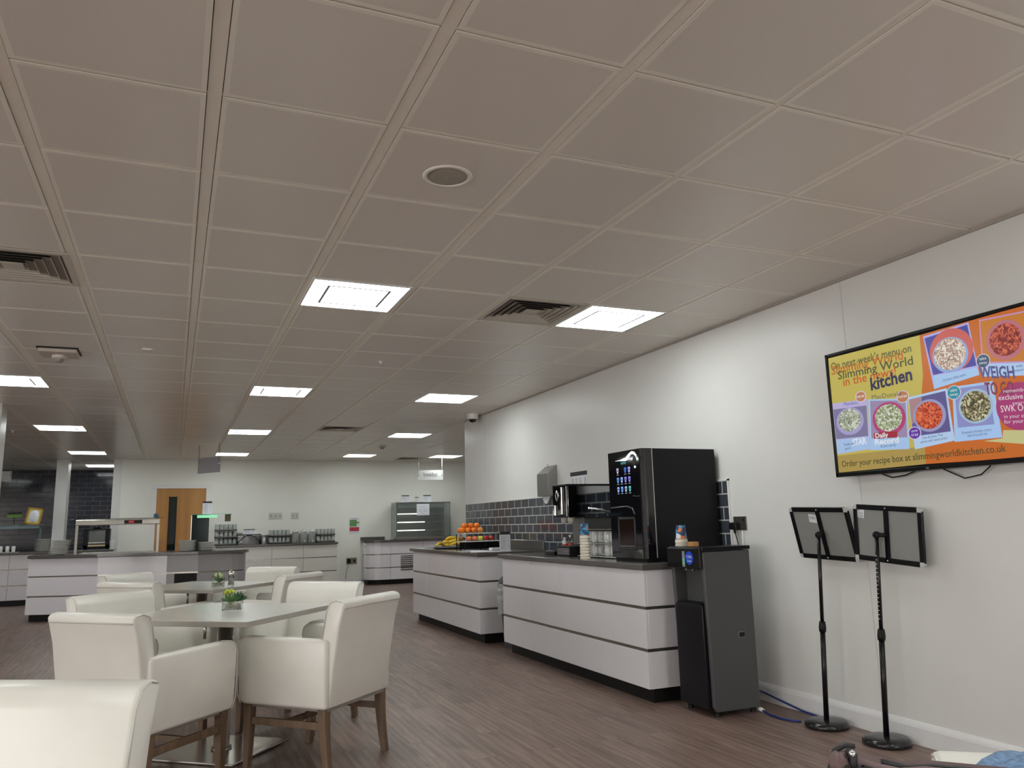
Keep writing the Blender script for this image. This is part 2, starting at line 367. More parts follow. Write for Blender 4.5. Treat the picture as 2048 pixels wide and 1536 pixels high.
TVG=json.loads(r'''[["p",[0.6,0.5,0.1],[[-0.025,0.712],[0.61,0.708],[0.603,0.496],[0.571,0.353],[0.559,0.036],[-0.034,0.031]]],["p",[0.62,0.15,0.015],[[0.61,0.708],[1.257,0.721],[1.158,0.024],[0.559,0.036],[0.571,0.353],[0.603,0.496]]],["p",[0.45,0.32,0.08],[[-0.026,0.129],[0.561,0.127],[0.559,0.036],[-0.034,0.031]]],["p",[0.55,0.48,0.78],[[-0.027,0.439],[0.227,0.427],[0.216,0.146],[-0.025,0.138]]],["p",[0.42,0.6,0.9],[[-0.023,0.222],[0.213,0.217],[0.212,0.147],[-0.022,0.141]]],["p",[0.22,0.2,0.36],[[-0.023,0.403],[0.221,0.392],[0.211,0.22],[-0.022,0.227]]],["c",[0.42,0.38,0.7],[0.091,0.319,0.1005,0.079],null],["f",[0.45,0.5,0.35],[0.089,0.326,0.0835,0.0655],[0.75,0.8,0.7]],["p",[0.42,0.62,0.92],[[0.235,0.424],[0.489,0.39],[0.471,0.122],[0.215,0.14]]],["p",[0.36,0.28,0.45],[[0.249,0.413],[0.479,0.382],[0.466,0.185],[0.231,0.204]]],["c",[0.5,0.05,0.2],[0.361,0.299,0.109,0.0905],null],["f",[0.42,0.48,0.25],[0.359,0.304,0.0895,0.0745],[0.8,0.82,0.75]],["p",[0.5,0.68,0.95],[[0.496,0.394],[0.729,0.406],[0.739,0.139],[0.504,0.117]]],["p",[0.12,0.1,0.3],[[0.501,0.382],[0.72,0.393],[0.723,0.187],[0.504,0.185]]],["p",[0.45,0.26,0.28],[[0.501,0.382],[0.581,0.385],[0.567,0.279],[0.506,0.25]]],["c",[0.35,0.35,0.6],[0.613,0.282,0.0955,0.084],null],["f",[0.7,0.06,0.02],[0.609,0.283,0.08,0.0705],[0.8,0.22,0.08]],["p",[0.5,0.45,0.85],[[0.63,0.696],[0.891,0.708],[0.913,0.445],[0.658,0.412]]],["p",[0.06,0.06,0.36],[[0.638,0.684],[0.883,0.698],[0.904,0.488],[0.663,0.485]]],["c",[0.65,0.12,0.1],[0.779,0.59,0.1215,0.1115],null],["c",[0.3,0.42,0.75],[0.771,0.568,0.0995,0.091],null],["f",[0.62,0.42,0.32],[0.769,0.574,0.0885,0.081],[0.92,0.9,0.8]],["p",[0.42,0.64,0.95],[[0.66,0.48],[0.904,0.479],[0.912,0.44],[0.66,0.412]]],["p",[0.42,0.62,0.95],[[0.761,0.406],[0.976,0.399],[0.986,0.128],[0.738,0.132]]],["p",[0.28,0.3,0.62],[[0.772,0.394],[0.952,0.387],[0.955,0.194],[0.765,0.2]]],["c",[0.4,0.55,0.7],[0.872,0.293,0.0905,0.0845],null],["f",[0.14,0.11,0.03],[0.871,0.293,0.0785,0.0735],[0.7,0.66,0.45]],["p",[0.62,0.6,0.28],[[0.994,0.161],[1.174,0.14],[1.165,0.073],[0.891,0.12],[0.986,0.124]]],["p",[0.62,0.3,0.55],[[0.947,0.706],[1.253,0.689],[1.217,0.443],[0.933,0.49]]],["p",[0.62,0.22,0.03],[[0.952,0.698],[1.251,0.681],[1.219,0.45],[0.941,0.498]]],["c",[0.55,0.18,0.22],[1.064,0.58,0.0955,0.0945],null],["f",[0.42,0.04,0.03],[1.063,0.581,0.078,0.0765],[0.75,0.2,0.1]],["p",[0.48,0.66,0.95],[[0.936,0.49],[1.217,0.443],[1.209,0.385],[0.925,0.429]]],["c",[0.42,0.04,0.18],[1.087,0.262,0.1125,0.111],null],["c",[0.75,0.65,0.8],[0.188,0.447,0.0395,0.032],null],["c",[0.55,0.22,0.1],[0.188,0.447,0.034,0.027],null],["t",[0.9,0.85,0.8],"new",[0.157,0.441],[0.217,0.44],0.023],["c",[0.75,0.65,0.8],[0.466,0.403,0.0395,0.0335],null],["c",[0.55,0.22,0.1],[0.466,0.403,0.0345,0.0295],null],["t",[0.9,0.85,0.8],"new",[0.435,0.398],[0.495,0.396],0.021],["c",[0.75,0.65,0.8],[0.767,0.377,0.0395,0.036],null],["c",[0.02,0.3,0.38],[0.767,0.377,0.035,0.032],null],["t",[0.8,0.85,0.9],"take",[0.747,0.382],[0.786,0.382],0.016],["t",[0.8,0.85,0.9],"away",[0.744,0.362],[0.789,0.36],0.015],["c",[0.75,0.65,0.8],[0.941,0.503,0.0365,0.0345],null],["c",[0.05,0.1,0.18],[0.941,0.503,0.0325,0.031],null],["t",[0.8,0.85,0.9],"take",[0.923,0.509],[0.959,0.508],0.015],["t",[0.8,0.85,0.9],"away",[0.92,0.49],[0.961,0.487],0.014],["c",[0.75,0.65,0.8],[0.515,0.202,0.04,0.034],null],["c",[0.13,0.03,0.4],[0.515,0.202,0.035,0.03],null],["t",[0.8,0.85,0.9],"one",[0.496,0.207],[0.534,0.209],0.014],["t",[0.8,0.85,0.9],"tray",[0.493,0.187],[0.537,0.188],0.015],["t",[0.09,0.1,0.04],"~On next week's menu on",[-0.007,0.637],[0.553,0.632],0.043],["t",[0.55,0.14,0.02],"~Slimming World",[-0.006,0.608],[0.497,0.602],0.05],["t",[0.08,0.09,0.04],"~Slimming World",[0.039,0.572],[0.555,0.562],0.048],["t",[0.62,0.1,0.02],"~in the news!",[0.074,0.527],[0.442,0.526],0.049],["t",[0.03,0.03,0.09],"*kitchen",[0.266,0.471],[0.54,0.483],0.069],["t",[0.08,0.07,0.03],"~Order your recipe box at slimmingworldkitchen.co.uk",[0.003,0.062],[0.997,0.061],0.035],["t",[0.1,0.1,0.28],"*WEIGH",[0.915,0.425],[1.086,0.394],0.056],["t",[0.25,0.05,0.1],"*TO GO",[0.933,0.339],[1.075,0.321],0.059],["t",[0.85,0.75,0.8],"remember",[1.021,0.333],[1.142,0.324],0.018],["t",[0.9,0.85,0.88],"exclusive deals",[0.993,0.303],[1.185,0.287],0.025],["t",[0.8,0.7,0.75],"search",[1.057,0.272],[1.134,0.266],0.016],["t",[0.9,0.85,0.88],"SWK Orders",[0.997,0.245],[1.177,0.233],0.032],["t",[0.8,0.7,0.75],"in your internet",[1.01,0.215],[1.173,0.201],0.017],["t",[0.8,0.7,0.75],"for your code",[1.006,0.19],[1.159,0.179],0.018],["t",[0.08,0.16,0.45],"Members",[0.063,0.411],[0.166,0.407],0.023],["t",[0.13,0.14,0.12],"MacDonald",[0.267,0.418],[0.461,0.41],0.026],["p",[0.4,0.02,0.04],[[0.255,0.232],[0.41,0.224],[0.408,0.191],[0.253,0.199]]],["t",[0.85,0.8,0.85],"*Daily",[0.263,0.203],[0.349,0.2],0.026],["t",[0.85,0.88,0.95],"*Record",[0.255,0.167],[0.413,0.163],0.031],["t",[0.85,0.88,0.98],"*STAR",[0.098,0.176],[0.199,0.179],0.037],["t",[0.08,0.1,0.22],"Noodles with",[0.034,0.182],[0.112,0.181],0.016],["t",[0.08,0.1,0.22],"pork",[0.04,0.158],[0.083,0.159],0.016],["t",[0.08,0.1,0.22],"& pork stir-fry",[0.292,0.148],[0.392,0.145],0.015],["t",[0.08,0.1,0.22],"One & done Thai",[0.559,0.164],[0.679,0.169],0.014],["t",[0.08,0.1,0.22],"salmon with sweet potato",[0.545,0.144],[0.703,0.151],0.014],["t",[0.08,0.1,0.22],"Chicken tikka pasta",[0.716,0.439],[0.844,0.449],0.014],["t",[0.08,0.1,0.22],"Roasted chicken curry",[0.786,0.166],[0.939,0.165],0.013],["t",[0.08,0.1,0.22],"with broccoli rice",[0.812,0.148],[0.916,0.148],0.014],["t",[0.08,0.1,0.22],"with",[1.098,0.441],[1.128,0.438],0.013],["t",[0.08,0.1,0.22],"custard",[1.079,0.423],[1.128,0.419],0.013]]''')
# ================================================================= THE ROOM
GX0, GY0, PX, PY = 0.101 * .6, 4.2296 * .6, 0.6, 0.6077
YR = 10.15                      # the right wall ends here, the room widens beyond
YT = 20.0                       # tiled servery wall
bm = bmesh.new(); box(bm, -9, 9, -7, 21, -.06, 0); struct('floor', bm, floor_mat())
# ceiling of lay-in metal tiles
LIGHTS = [(1, 3), (4, 3), (-3, 9), (1, 9), (4, 9), (-3, 15), (1, 15), (5, 15), (-3, 21), (1, 21), (5, 21), (8, 21), (-3, 26),
          (-3, 3), (-3, -3), (1, -3), (4, -3), (-3, -9), (1, -9), (4, -9), (8, 15), (-7, 3), (-7, 9), (-7, 15), (-7, 21)]
VENTS = [(-2, 3), (3, 3), (3, 14), (7, 22)]
skip = set(LIGHTS) | set(VENTS)
bm = bmesh.new()
def quad(bm, pts, mi):
    bm.faces.new([bm.verts.new(p) for p in pts]).material_index = mi
Zc = CEIL
for c in range(-15, 15):
    for r in range(-16, 30):
        wl = .023 if c <= 2 else .012; wr = .023 if c + 1 <= 2 else .012
        x0, x1 = GX0 + c * PX + wl, GX0 + (c + 1) * PX - wr
        y0, y1 = GY0 + r * PY + .004, GY0 + (r + 1) * PY - .004
        if x0 > XW and y1 < YR: continue
        if (c, r) in skip: continue
        if x0 < XW < x1 and y0 < YR: x1 = XW
        g = .002; b = .017
        X0, X1, Y0, Y1 = x0 + g, x1 - g, y0 + g, y1 - g
        i0, i1, j0, j1 = X0 + b, X1 - b, Y0 + b, Y1 - b
        z = Zc - .003
        quad(bm, [(i0, j0, z), (i0, j1, z), (i1, j1, z), (i1, j0, z)], 0)
        for p in ([(X0, Y0, z), (i0, j0, z), (i1, j0, z), (X1, Y0, z)], [(X1, Y0, z), (i1, j0, z), (i1, j1, z), (X1, Y1, z)],
                  [(X1, Y1, z), (i1, j1, z), (i0, j1, z), (X0, Y1, z)], [(X0, Y1, z), (i0, j1, z), (i0, j0, z), (X0, Y0, z)]):
            quad(bm, p, 1)
        t = Zc + .012
        quad(bm, [(X0, Y0, z), (X1, Y0, z), (X1, Y0, t), (X0, Y0, t)], 1); quad(bm, [(X0, Y1, z), (X0, Y1, t), (X1, Y1, t), (X1, Y1, z)], 1)
        quad(bm, [(X0, Y0, z), (X0, Y0, t), (X0, Y1, t), (X0, Y1, z)], 1); quad(bm, [(X1, Y0, z), (X1, Y1, z), (X1, Y1, t), (X1, Y0, t)], 1)
# bars along the room and cross bars between them, then the dark grooves behind
for c in range(-15, 16):
    wl = .023 if c <= 2 else .012
    x = GX0 + c * PX; ye = -7 if x < XW else YR
    box(bm, x - wl + .001, x + wl - .001, ye, 21, Zc - .001, Zc + .02, 2)
for r in range(-16, 30):
    y = GY0 + r * PY; xe = XW if y < YR else 9
    box(bm, -9, xe, y - .0045, y + .0045, Zc + .003, Zc + .02, 2)
quad(bm, [(-9, -7, Zc + .012), (-9, 21, Zc + .012), (9, 21, Zc + .012), (9, -7, Zc + .012)], 3)
box(bm, -9, 9, -7, 21, Zc + .25, Zc + .3, 3)
o = obj('ceiling', bm, [TILEC, TILEB, BARC, GAPC], world=False); o['kind'] = 'structure'

bm = bmesh.new(); box(bm, XW, XW + .12, -7, YR, 0, CEIL + .1)
struct('wall_right', bm, WHITE)
bm = bmesh.new(); box(bm, -.95, 9, YB, YB + .15, 0, CEIL + .1); struct('wall_back', bm, BACKW)
bm = bmesh.new(); box(bm, -1.10, -.95, YB, YT, 0, CEIL + .1); struct('wall_servery_side', bm, WHITE)
FT = tile_mat('servery_tiles', (.020, .024, .036), (.028, .031, .045), (.11, .12, .14), .30, .1, 0, .1, .005)
bm = bmesh.new(); box(bm, -9, -.95, YT, YT + .12, 0, CEIL + .1); struct('wall_servery', bm, FT)
bm = bmesh.new(); box(bm, XW + .12, 9, YR - .12, YR, 0, CEIL + .1); struct('wall_return', bm, WHITE)
bm = bmesh.new(); box(bm, 8.9, 9.05, YR, YB + .1, 0, CEIL + .1); struct('wall_far_right', bm, WHITE)
a, b = FILL_WINS[1][1:]
bm = bmesh.new(); box(bm, -9.1, -9, -7, a, 0, CEIL + .1); box(bm, -9.1, -9, b, YT + .1, 0, CEIL + .1); box(bm, -9.1, -9, a, b, 0, WZ0); box(bm, -9.1, -9, a, b, WZ1, CEIL + .1); struct('wall_left', bm, WHITE)
a, b = FILL_WINS[0][1:]
bm = bmesh.new(); box(bm, -9, a, -7.1, -7, 0, CEIL + .1); box(bm, b, XW, -7.1, -7, 0, CEIL + .1); box(bm, a, b, -7.1, -7, 0, WZ0); box(bm, a, b, -7.1, -7, WZ1, CEIL + .1); struct('wall_front', bm, WHITE)
bm = bmesh.new()
for k in range(9): x = FILL_WINS[0][1] + (FILL_WINS[0][2] - FILL_WINS[0][1]) * k / 8; box(bm, x - .03, x + .03, -7.09, -7.03, WZ0, WZ1)
struct('fill_window_1', bm, TRIMW)  # bars of the added front opening, put in to brighten the ceiling
bm = bmesh.new()
for k in range(11): y = FILL_WINS[1][1] + (FILL_WINS[1][2] - FILL_WINS[1][1]) * k / 10; box(bm, -9.08, -9.03, y - .03, y + .03, WZ0, WZ1)
struct('fill_window_2', bm, TRIMW)  # bars of the added left opening, also unseen and there for fill light
# square columns
bm = bmesh.new(); box(bm, -2.08, -1.88, 17.1, 17.5, 0, CEIL); struct('wall_column', bm, WHITE, bevel=.006)
bm = bmesh.new(); box(bm, -2.0, -1.735, 9.75, 10.05, 0, CEIL); struct('wall_column_near', bm, WHITE, bevel=.006)
# splashback
ST = tile_mat('splashback_tiles', (.045, .056, .072), (.058, .068, .084), (.48, .48, .46), .20, .093, 1, .1, .005, off=(.05, -.055, 0))
bm = bmesh.new(); box(bm, XW - .010, XW, 4.59, 10.12, .90, 1.45); struct('wall_splashback', bm, ST, world=False)
bm = bmesh.new(); box(bm, XW - .013, XW, 4.575, 10.135, 1.45, 1.462); box(bm, XW - .013, XW, 4.575, 4.59, .90, 1.462); box(bm, XW - .013, XW, 10.12, 10.135, .90, 1.462)
struct('trim_1', bm, TRIMW)
# wall panel joints
bm = bmesh.new(); box(bm, XW - .002, XW, 3.407, 3.413, 0, CEIL); box(bm, XW - .002, XW, 9.36, 9.372, 1.46, CEIL)
struct('trim_2', bm, mat('joint_line', (.62, .61, .58), .5))
bm = bmesh.new(); box(bm, XW - .012, XW, -7, 10.14, CEIL - .018, CEIL); struct('trim_3', bm, mat('shadow_gap_trim', (.40, .36, .32), .5))
bm = bmesh.new()
sweep(bm, [(XW, 0), (XW - .018, 0), (XW - .018, .085), (XW - .014, .098), (XW - .006, .112), (XW, .115)], -7, 4.58)
struct('baseboard_right', bm, SKIRT)
bm = bmesh.new(); box(bm, .66, 3.86, YB - .015, YB, 0, .1); struct('baseboard_back', bm, SKIRT)
# door in the far wall
def door():
    d = thing('door_1', 'tall oak door with narrow glazed slot in the far wall', 'door', (.13, YB, 0)); del d['label']; del d['category']; d['kind'] = 'structure'
    OAK = wood_mat('oak_veneer', (.44, .20, .05), (.54, .27, .08), 2, .4, 5)
    bm = bmesh.new(); y0, y1 = YB - .035, YB + .005
    box(bm, -.32, -.09, y0, y1, .01, 2.02); box(bm, .05, .58, y0, y1, .01, 2.02); box(bm, -.09, .05, y0, y1, .01, .28); box(bm, -.09, .05, y0, y1, 1.86, 2.02)
    obj('door_leaf', bm, OAK, d)
    bm = bmesh.new(); box(bm, -.09, .05, y0 + .012, y0 + .02, .28, 1.86); gl = obj('vision_panel', bm, mat('dark_glazing', (.01, .02, .018), .04), d)
    bm = bmesh.new()
    for x in (-.094, .042): box(bm, x, x + .012, y0 - .003, y0 + .012, .27, 1.87)
    obj('glazing_bead', bm, BLACKM, d)
    bm = bmesh.new(); box(bm, -.42, -.32, YB - .05, YB, 0, 2.02); box(bm, .58, .66, YB - .05, YB, 0, 2.02); box(bm, -.42, .66, YB - .05, YB, 2.021, 2.10)
    obj('door_frame', bm, TRIMW, d)
    bm = bmesh.new(); tube(bm, [(-.27, y0, 1.0), (-.27, y0 - .05, 1.0), (-.16, y0 - .05, 1.0)], .009); obj('door_handle', bm, STEEL, d)
door()
bm = bmesh.new(); lathe(bm, [(0, 0), (.045, 0), (.045, .004), (0, .004)], seg=20); bm.transform(Matrix.Translation((-.31, YB - .052, 1.50)) @ Matrix.Rotation(PI / 2, 4, 'X'))
tag(obj('door_sign', bm, mat('sign_blue', (.05, .16, .25), .4)), 'small round blue sign on the left side of the oak door frame', 'sign')

# ================================================================= CEILING FIXTURES
def make_light():
    t = thing('ceiling_light', '', 'light', (0, 0, 0))
    bm = bmesh.new(); a, b, z = .283, .292, 0
    for (x0, x1, y0, y1) in ((-b, b, -b, -a + .004), (-b, b, a - .004, b), (-b, -a + .004, -a, a), (a - .004, b, -a, a)): box(bm, x0, x1, y0, y1, -.008, .03)
    obj('lamp_frame', bm, LAMPF, t)
    bm = bmesh.new(); rbox(bm, -.272, .272, -.272, .272, -.006, .012, .004, 2); obj('diffuser', bm, LAMPG, t)
    bm = bmesh.new(); q, wd = .19, .016
    for (x0, x1, y0, y1) in ((-q, q, -q, -q + wd), (-q, q, q - wd, q), (-q, -q + wd, -q, q), (q - wd, q, -q, q)): box(bm, x0, x1, y0, y1, -.0085, -.0055)
    obj('diffuser_groove', bm, LINEG, t)
    return t
LLAB = {(1, 3): 'nearest lit ceiling panel, to the left of the slatted vent', (4, 3): 'lit ceiling panel right beside the slatted vent, near the right wall',
        (-3, 9): 'lit ceiling panel cut by the left edge of the view', (1, 9): 'lit ceiling panel in the middle file, second from the viewer',
        (4, 9): 'lit ceiling panel near the right wall, second from the viewer', (-3, 15): 'lit ceiling panel at left, above the tiled servery wall, nearest of its three',
        (1, 15): 'lit ceiling panel in the middle file, third from the viewer', (5, 15): 'lit ceiling panel between dome camera and small slatted vent, third in its file',
        (-3, 21): 'lit ceiling panel just in front of the far square column', (1, 21): 'farthest lit ceiling panel of the middle file, by the blank hanging sign',
        (5, 21): 'lit ceiling panel beside the small smoke detector near the far wall', (8, 21): 'lit ceiling panel above the hanging breakfast sign', (-3, 26): 'farthest lit ceiling panel, beyond the column in front of the tiled wall'}
LOFF = {(-3, 3): 'left aisle', (-3, -3): 'left aisle behind the viewer', (1, -3): 'viewer', (4, -3): 'right wall behind the viewer', (-3, -9): 'rear left corner', (1, -9): 'rear of the room', (4, -9): 'rear right corner', (8, 15): 'alcove', (-7, 3): 'near left side', (-7, 9): 'middle left side', (-7, 15): 'far left side', (-7, 21): 'far left corner'}
proto = make_light(); first = True
for k, (c, r) in enumerate(LIGHTS):
    p = (GX0 + (c + .5) * PX + (.0 if c != 2 else .006), GY0 + (r + .5) * PY, CEIL)
    lab = LLAB.get((c, r)) or 'lit square ceiling panel outside the view, over the ' + LOFF[(c, r)]
    if first: proto.location = p; o = proto; first = False; relabel(o, lab, 'square lit ceiling panels')
    else: dup(proto, p, None, lab, 'square lit ceiling panels')
def make_vent():
    t = thing('ceiling_vent', '', 'vent', (0, 0, 0))
    bm = bmesh.new(); a, b = .255, .289
    for (x0, x1, y0, y1) in ((-b, b, -b, -a), (-b, b, a, b), (-b, -a, -a, a), (a, b, -a, a)): box(bm, x0, x1, y0, y1, -.006, .02)
    obj('vent_frame', bm, VENTW, t)
    for k in range(5):
        s0 = .243 - k * .043; s1 = s0 - .026; z0, z1 = -.004, .036
        bm = bmesh.new()
        A = [(s0, s0), (-s0, s0), (-s0, -s0), (s0, -s0)]; B_ = [(s1, s1), (-s1, s1), (-s1, -s1), (s1, -s1)]
        # blades flare outward: lower edge is the larger square
        lo = [bm.verts.new((x, y, z0)) for x, y in A]; hi = [bm.verts.new((x, y, z1)) for x, y in B_]
        lo2 = [bm.verts.new((x * .985, y * .985, z0)) for x, y in A]; hi2 = [bm.verts.new((x * .98, y * .98, z1)) for x, y in B_]
        for i in range(4):
            j = (i + 1) % 4
            bm.faces.new([lo[i], lo[j], hi[j], hi[i]]).material_index = 1; bm.faces.new([lo2[i], hi2[i], hi2[j], lo2[j]]); bm.faces.new([lo[i], lo2[i], lo2[j], lo[j]])  # outer blade faces coloured black, painting in the shade between blades
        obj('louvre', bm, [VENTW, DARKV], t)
    bm = bmesh.new(); box(bm, -.05, .05, -.05, .05, -.004, .004); obj('centre_plate', bm, VENTW, t)
    bm = bmesh.new(); box(bm, -b, b, -b, b, .05, .06); obj('duct_backing', bm, DARKV, t)
    return t
VL = ['square slatted ceiling vent at the left edge of the view', 'square slatted ceiling vent left of the light panel near the right wall', 'square slatted ceiling vent far off between two light files', 'farthest slatted ceiling vent, near the hanging breakfast sign']
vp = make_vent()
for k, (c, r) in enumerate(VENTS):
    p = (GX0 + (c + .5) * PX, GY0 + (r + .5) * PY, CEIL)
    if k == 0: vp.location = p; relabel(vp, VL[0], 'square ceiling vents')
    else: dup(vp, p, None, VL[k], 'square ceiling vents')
# round loudspeaker
t = thing('ceiling_speaker', 'round flush loudspeaker grille in a ceiling tile', 'speaker', (.965, 2.856, CEIL))
bm = bmesh.new(); lathe(bm, [(.082, -.003), (.084, -.009), (.098, -.007), (.102, -.003)], .965, 2.856, CEIL, 40); obj('trim_ring', bm, TILEB, t)
bm = bmesh.new(); lathe(bm, [(0, -.008), (.05, -.0075), (.084, -.0055), (.084, -.003)], .965, 2.856, CEIL, 40); g = obj('grille', bm, mat('speaker_mesh', (.40, .37, .31), .5, var=.15, scale=500), t)
bm = bmesh.new(); lathe(bm, [(0, -.010), (.003, -.010), (.003, -.007)], .965, 2.856, CEIL, 10); obj('centre_screw', bm, STEELD, t)
def detector(x, y, plate, lab, s=1.0):
    t = thing('smoke_detector', lab, 'smoke detector', (x, y, CEIL)); z = CEIL - .003
    if plate:
        bm = bmesh.new(); rbox(bm, x - .13, x + .13, y - .16, y + .10, z - .035, z - .008, .004, 2); obj('ceiling_plate', bm, mat('plate_beige', (.60, .53, .46), .5), t); z -= .035
        bm = bmesh.new(); box(bm, x - .14, x + .14, y - .175, y + .10, CEIL - .012, CEIL - .003); obj('plate_shadow_line', bm, BLACKM, t)  # black sheet wider than the plate, standing in for its shadow line
    dm = mat('detector_white', (.66, .62, .56), .4)
    bm = bmesh.new(); lathe(bm, [(.055 * s, 0), (.055 * s, -.018 * s), (.045 * s, -.024 * s), (0, -.024 * s)], x, y, z, 24); obj('detector_base', bm, dm, t)
    bm = bmesh.new(); lathe(bm, [(.03 * s, -.024 * s), (.032 * s, -.036 * s), (.02 * s, -.05 * s), (0, -.052 * s)], x, y, z, 20); obj('sensor_head', bm, mat('sensor_grey', (.33, .31, .29), .5), t)
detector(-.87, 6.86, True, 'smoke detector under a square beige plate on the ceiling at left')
detector(3.33, 13.6, False, 'small smoke detector on the far ceiling near the light panels', 1.2)
for x, y, lab in ((1.581, 6.53, 'tiny white ceiling sprinkler between the two light files'), (-2.062, 12.4, 'tiny white ceiling sprinkler at left near the column')):
    bm = bmesh.new(); lathe(bm, [(.02, 0), (.02, -.006), (.008, -.01), (.008, -.022), (.012, -.024), (0, -.026)], x, y, CEIL - .002, 16)
    tag(obj('sprinkler_head', bm, TRIMW), lab, 'sprinkler', 'ceiling sprinklers')
t = thing('motion_sensor', 'small square motion sensor on the ceiling right of the smoke detector', 'sensor', (-.245, 6.569, CEIL))
bm = bmesh.new(); rbox(bm, -.285, -.205, 6.53, 6.61, CEIL - .022, CEIL - .003, .004, 2); obj('housing', bm, mat('sensor_white', (.7, .66, .6), .4), t)
bm = bmesh.new(); box(bm, -.272, -.218, 6.522, 6.531, CEIL - .018, CEIL - .009); obj('sensor_window', bm, mat('sensor_slot', (.85, .85, .82), .3), t)
bm = bmesh.new(); rbox(bm, 3.30, 3.40, 12.9, 13.0, CEIL - .012, CEIL - .002, .003, 2)
tag(obj('blanking_plate', bm, TRIMW), 'thin square plate on the far ceiling just before the small smoke detector', 'ceiling plate')
# dome camera
t = thing('dome_camera', 'white dome security camera under the ceiling at the wall corner', 'security camera', (3.50, 9.45, CEIL))
bm = bmesh.new(); lathe(bm, [(.075, 0), (.075, -.035), (.07, -.055), (.055, -.07)], 3.50, 9.45, CEIL - .002, 28); obj('camera_housing', bm, TRIMW, t)
bm = bmesh.new(); lathe(bm, [(.055, -.068), (.046, -.092), (.03, -.108), (0, -.114)], 3.50, 9.45, CEIL - .002, 24); obj('dome', bm, BLACKG, t)
# hanging signs
def hang_sign(name, x0, x1, y0, y1, z0, z1, lab, m, body=None, ca=None, cb_=None):
    c = ((x0 + x1) / 2, (y0 + y1) / 2, z0)
    t = thing(name, lab, 'sign', c); dx, dy = x1 - x0, y1 - y0; L = math.hypot(dx, dy); ang = math.atan2(dy, dx)
    Mx = Matrix.Translation((x0, y0, 0)) @ Matrix.Rotation(ang, 4, 'Z')
    bm = bmesh.new(); box(bm, 0, L, -.006, .006, z0, z1, mat4=Mx); obj('sign_panel', bm, m, t)
    for k, fx_ in enumerate((.04, .96)):
        p = Mx @ Vector((L * fx_, -.009, 0)); bm = bmesh.new(); tube(bm, [(p.x, p.y, z1 - .10), (p.x, p.y, CEIL - .004)], .0045, 6)
        obj('hanging_cable', bm, mat('cable_grey', (.30, .29, .27), .4) if body is None else mat('cable_white', (.8, .8, .78), .4), t)
        bm = bmesh.new(); tube(bm, [(p.x, p.y - .006, z1 - .11), (p.x, p.y + .006, z1 - .11)], .01, 8); obj('clip', bm, STEELD, t)
    if body:
        a = Mx @ Vector((L * .24, -.008, 0)); text('sign_lettering', body, mat('letter_grey', (.14, .16, .17), .5), t, (a.x, a.y, z0 + (z1 - z0) * .36), (math.cos(ang), math.sin(ang), 0), (0, 0, 1), L * .54, .085)
    return t
hang_sign('hanging_sign', .34, .66, 14.05, 13.6, 2.12, 2.37, 'blank grey sign panel hanging on two cables above the serving island', mat('sign_grey', (.42, .40, .43), .35))
hang_sign('hanging_sign', 4.60, 5.12, 15.75, 15.65, 2.11, 2.31, 'white hanging sign reading breakfast, above the display cabinet', mat('sign_lit_white', (.9, .9, .88), .4), 'breakfast')
hang_sign('hanging_sign', -3.3, -2.93, 17.9, 17.9, 2.22, 2.42, 'pale hanging sign cut by the left edge in front of the tiled wall', mat('sign_pale', (.6, .6, .57), .4))
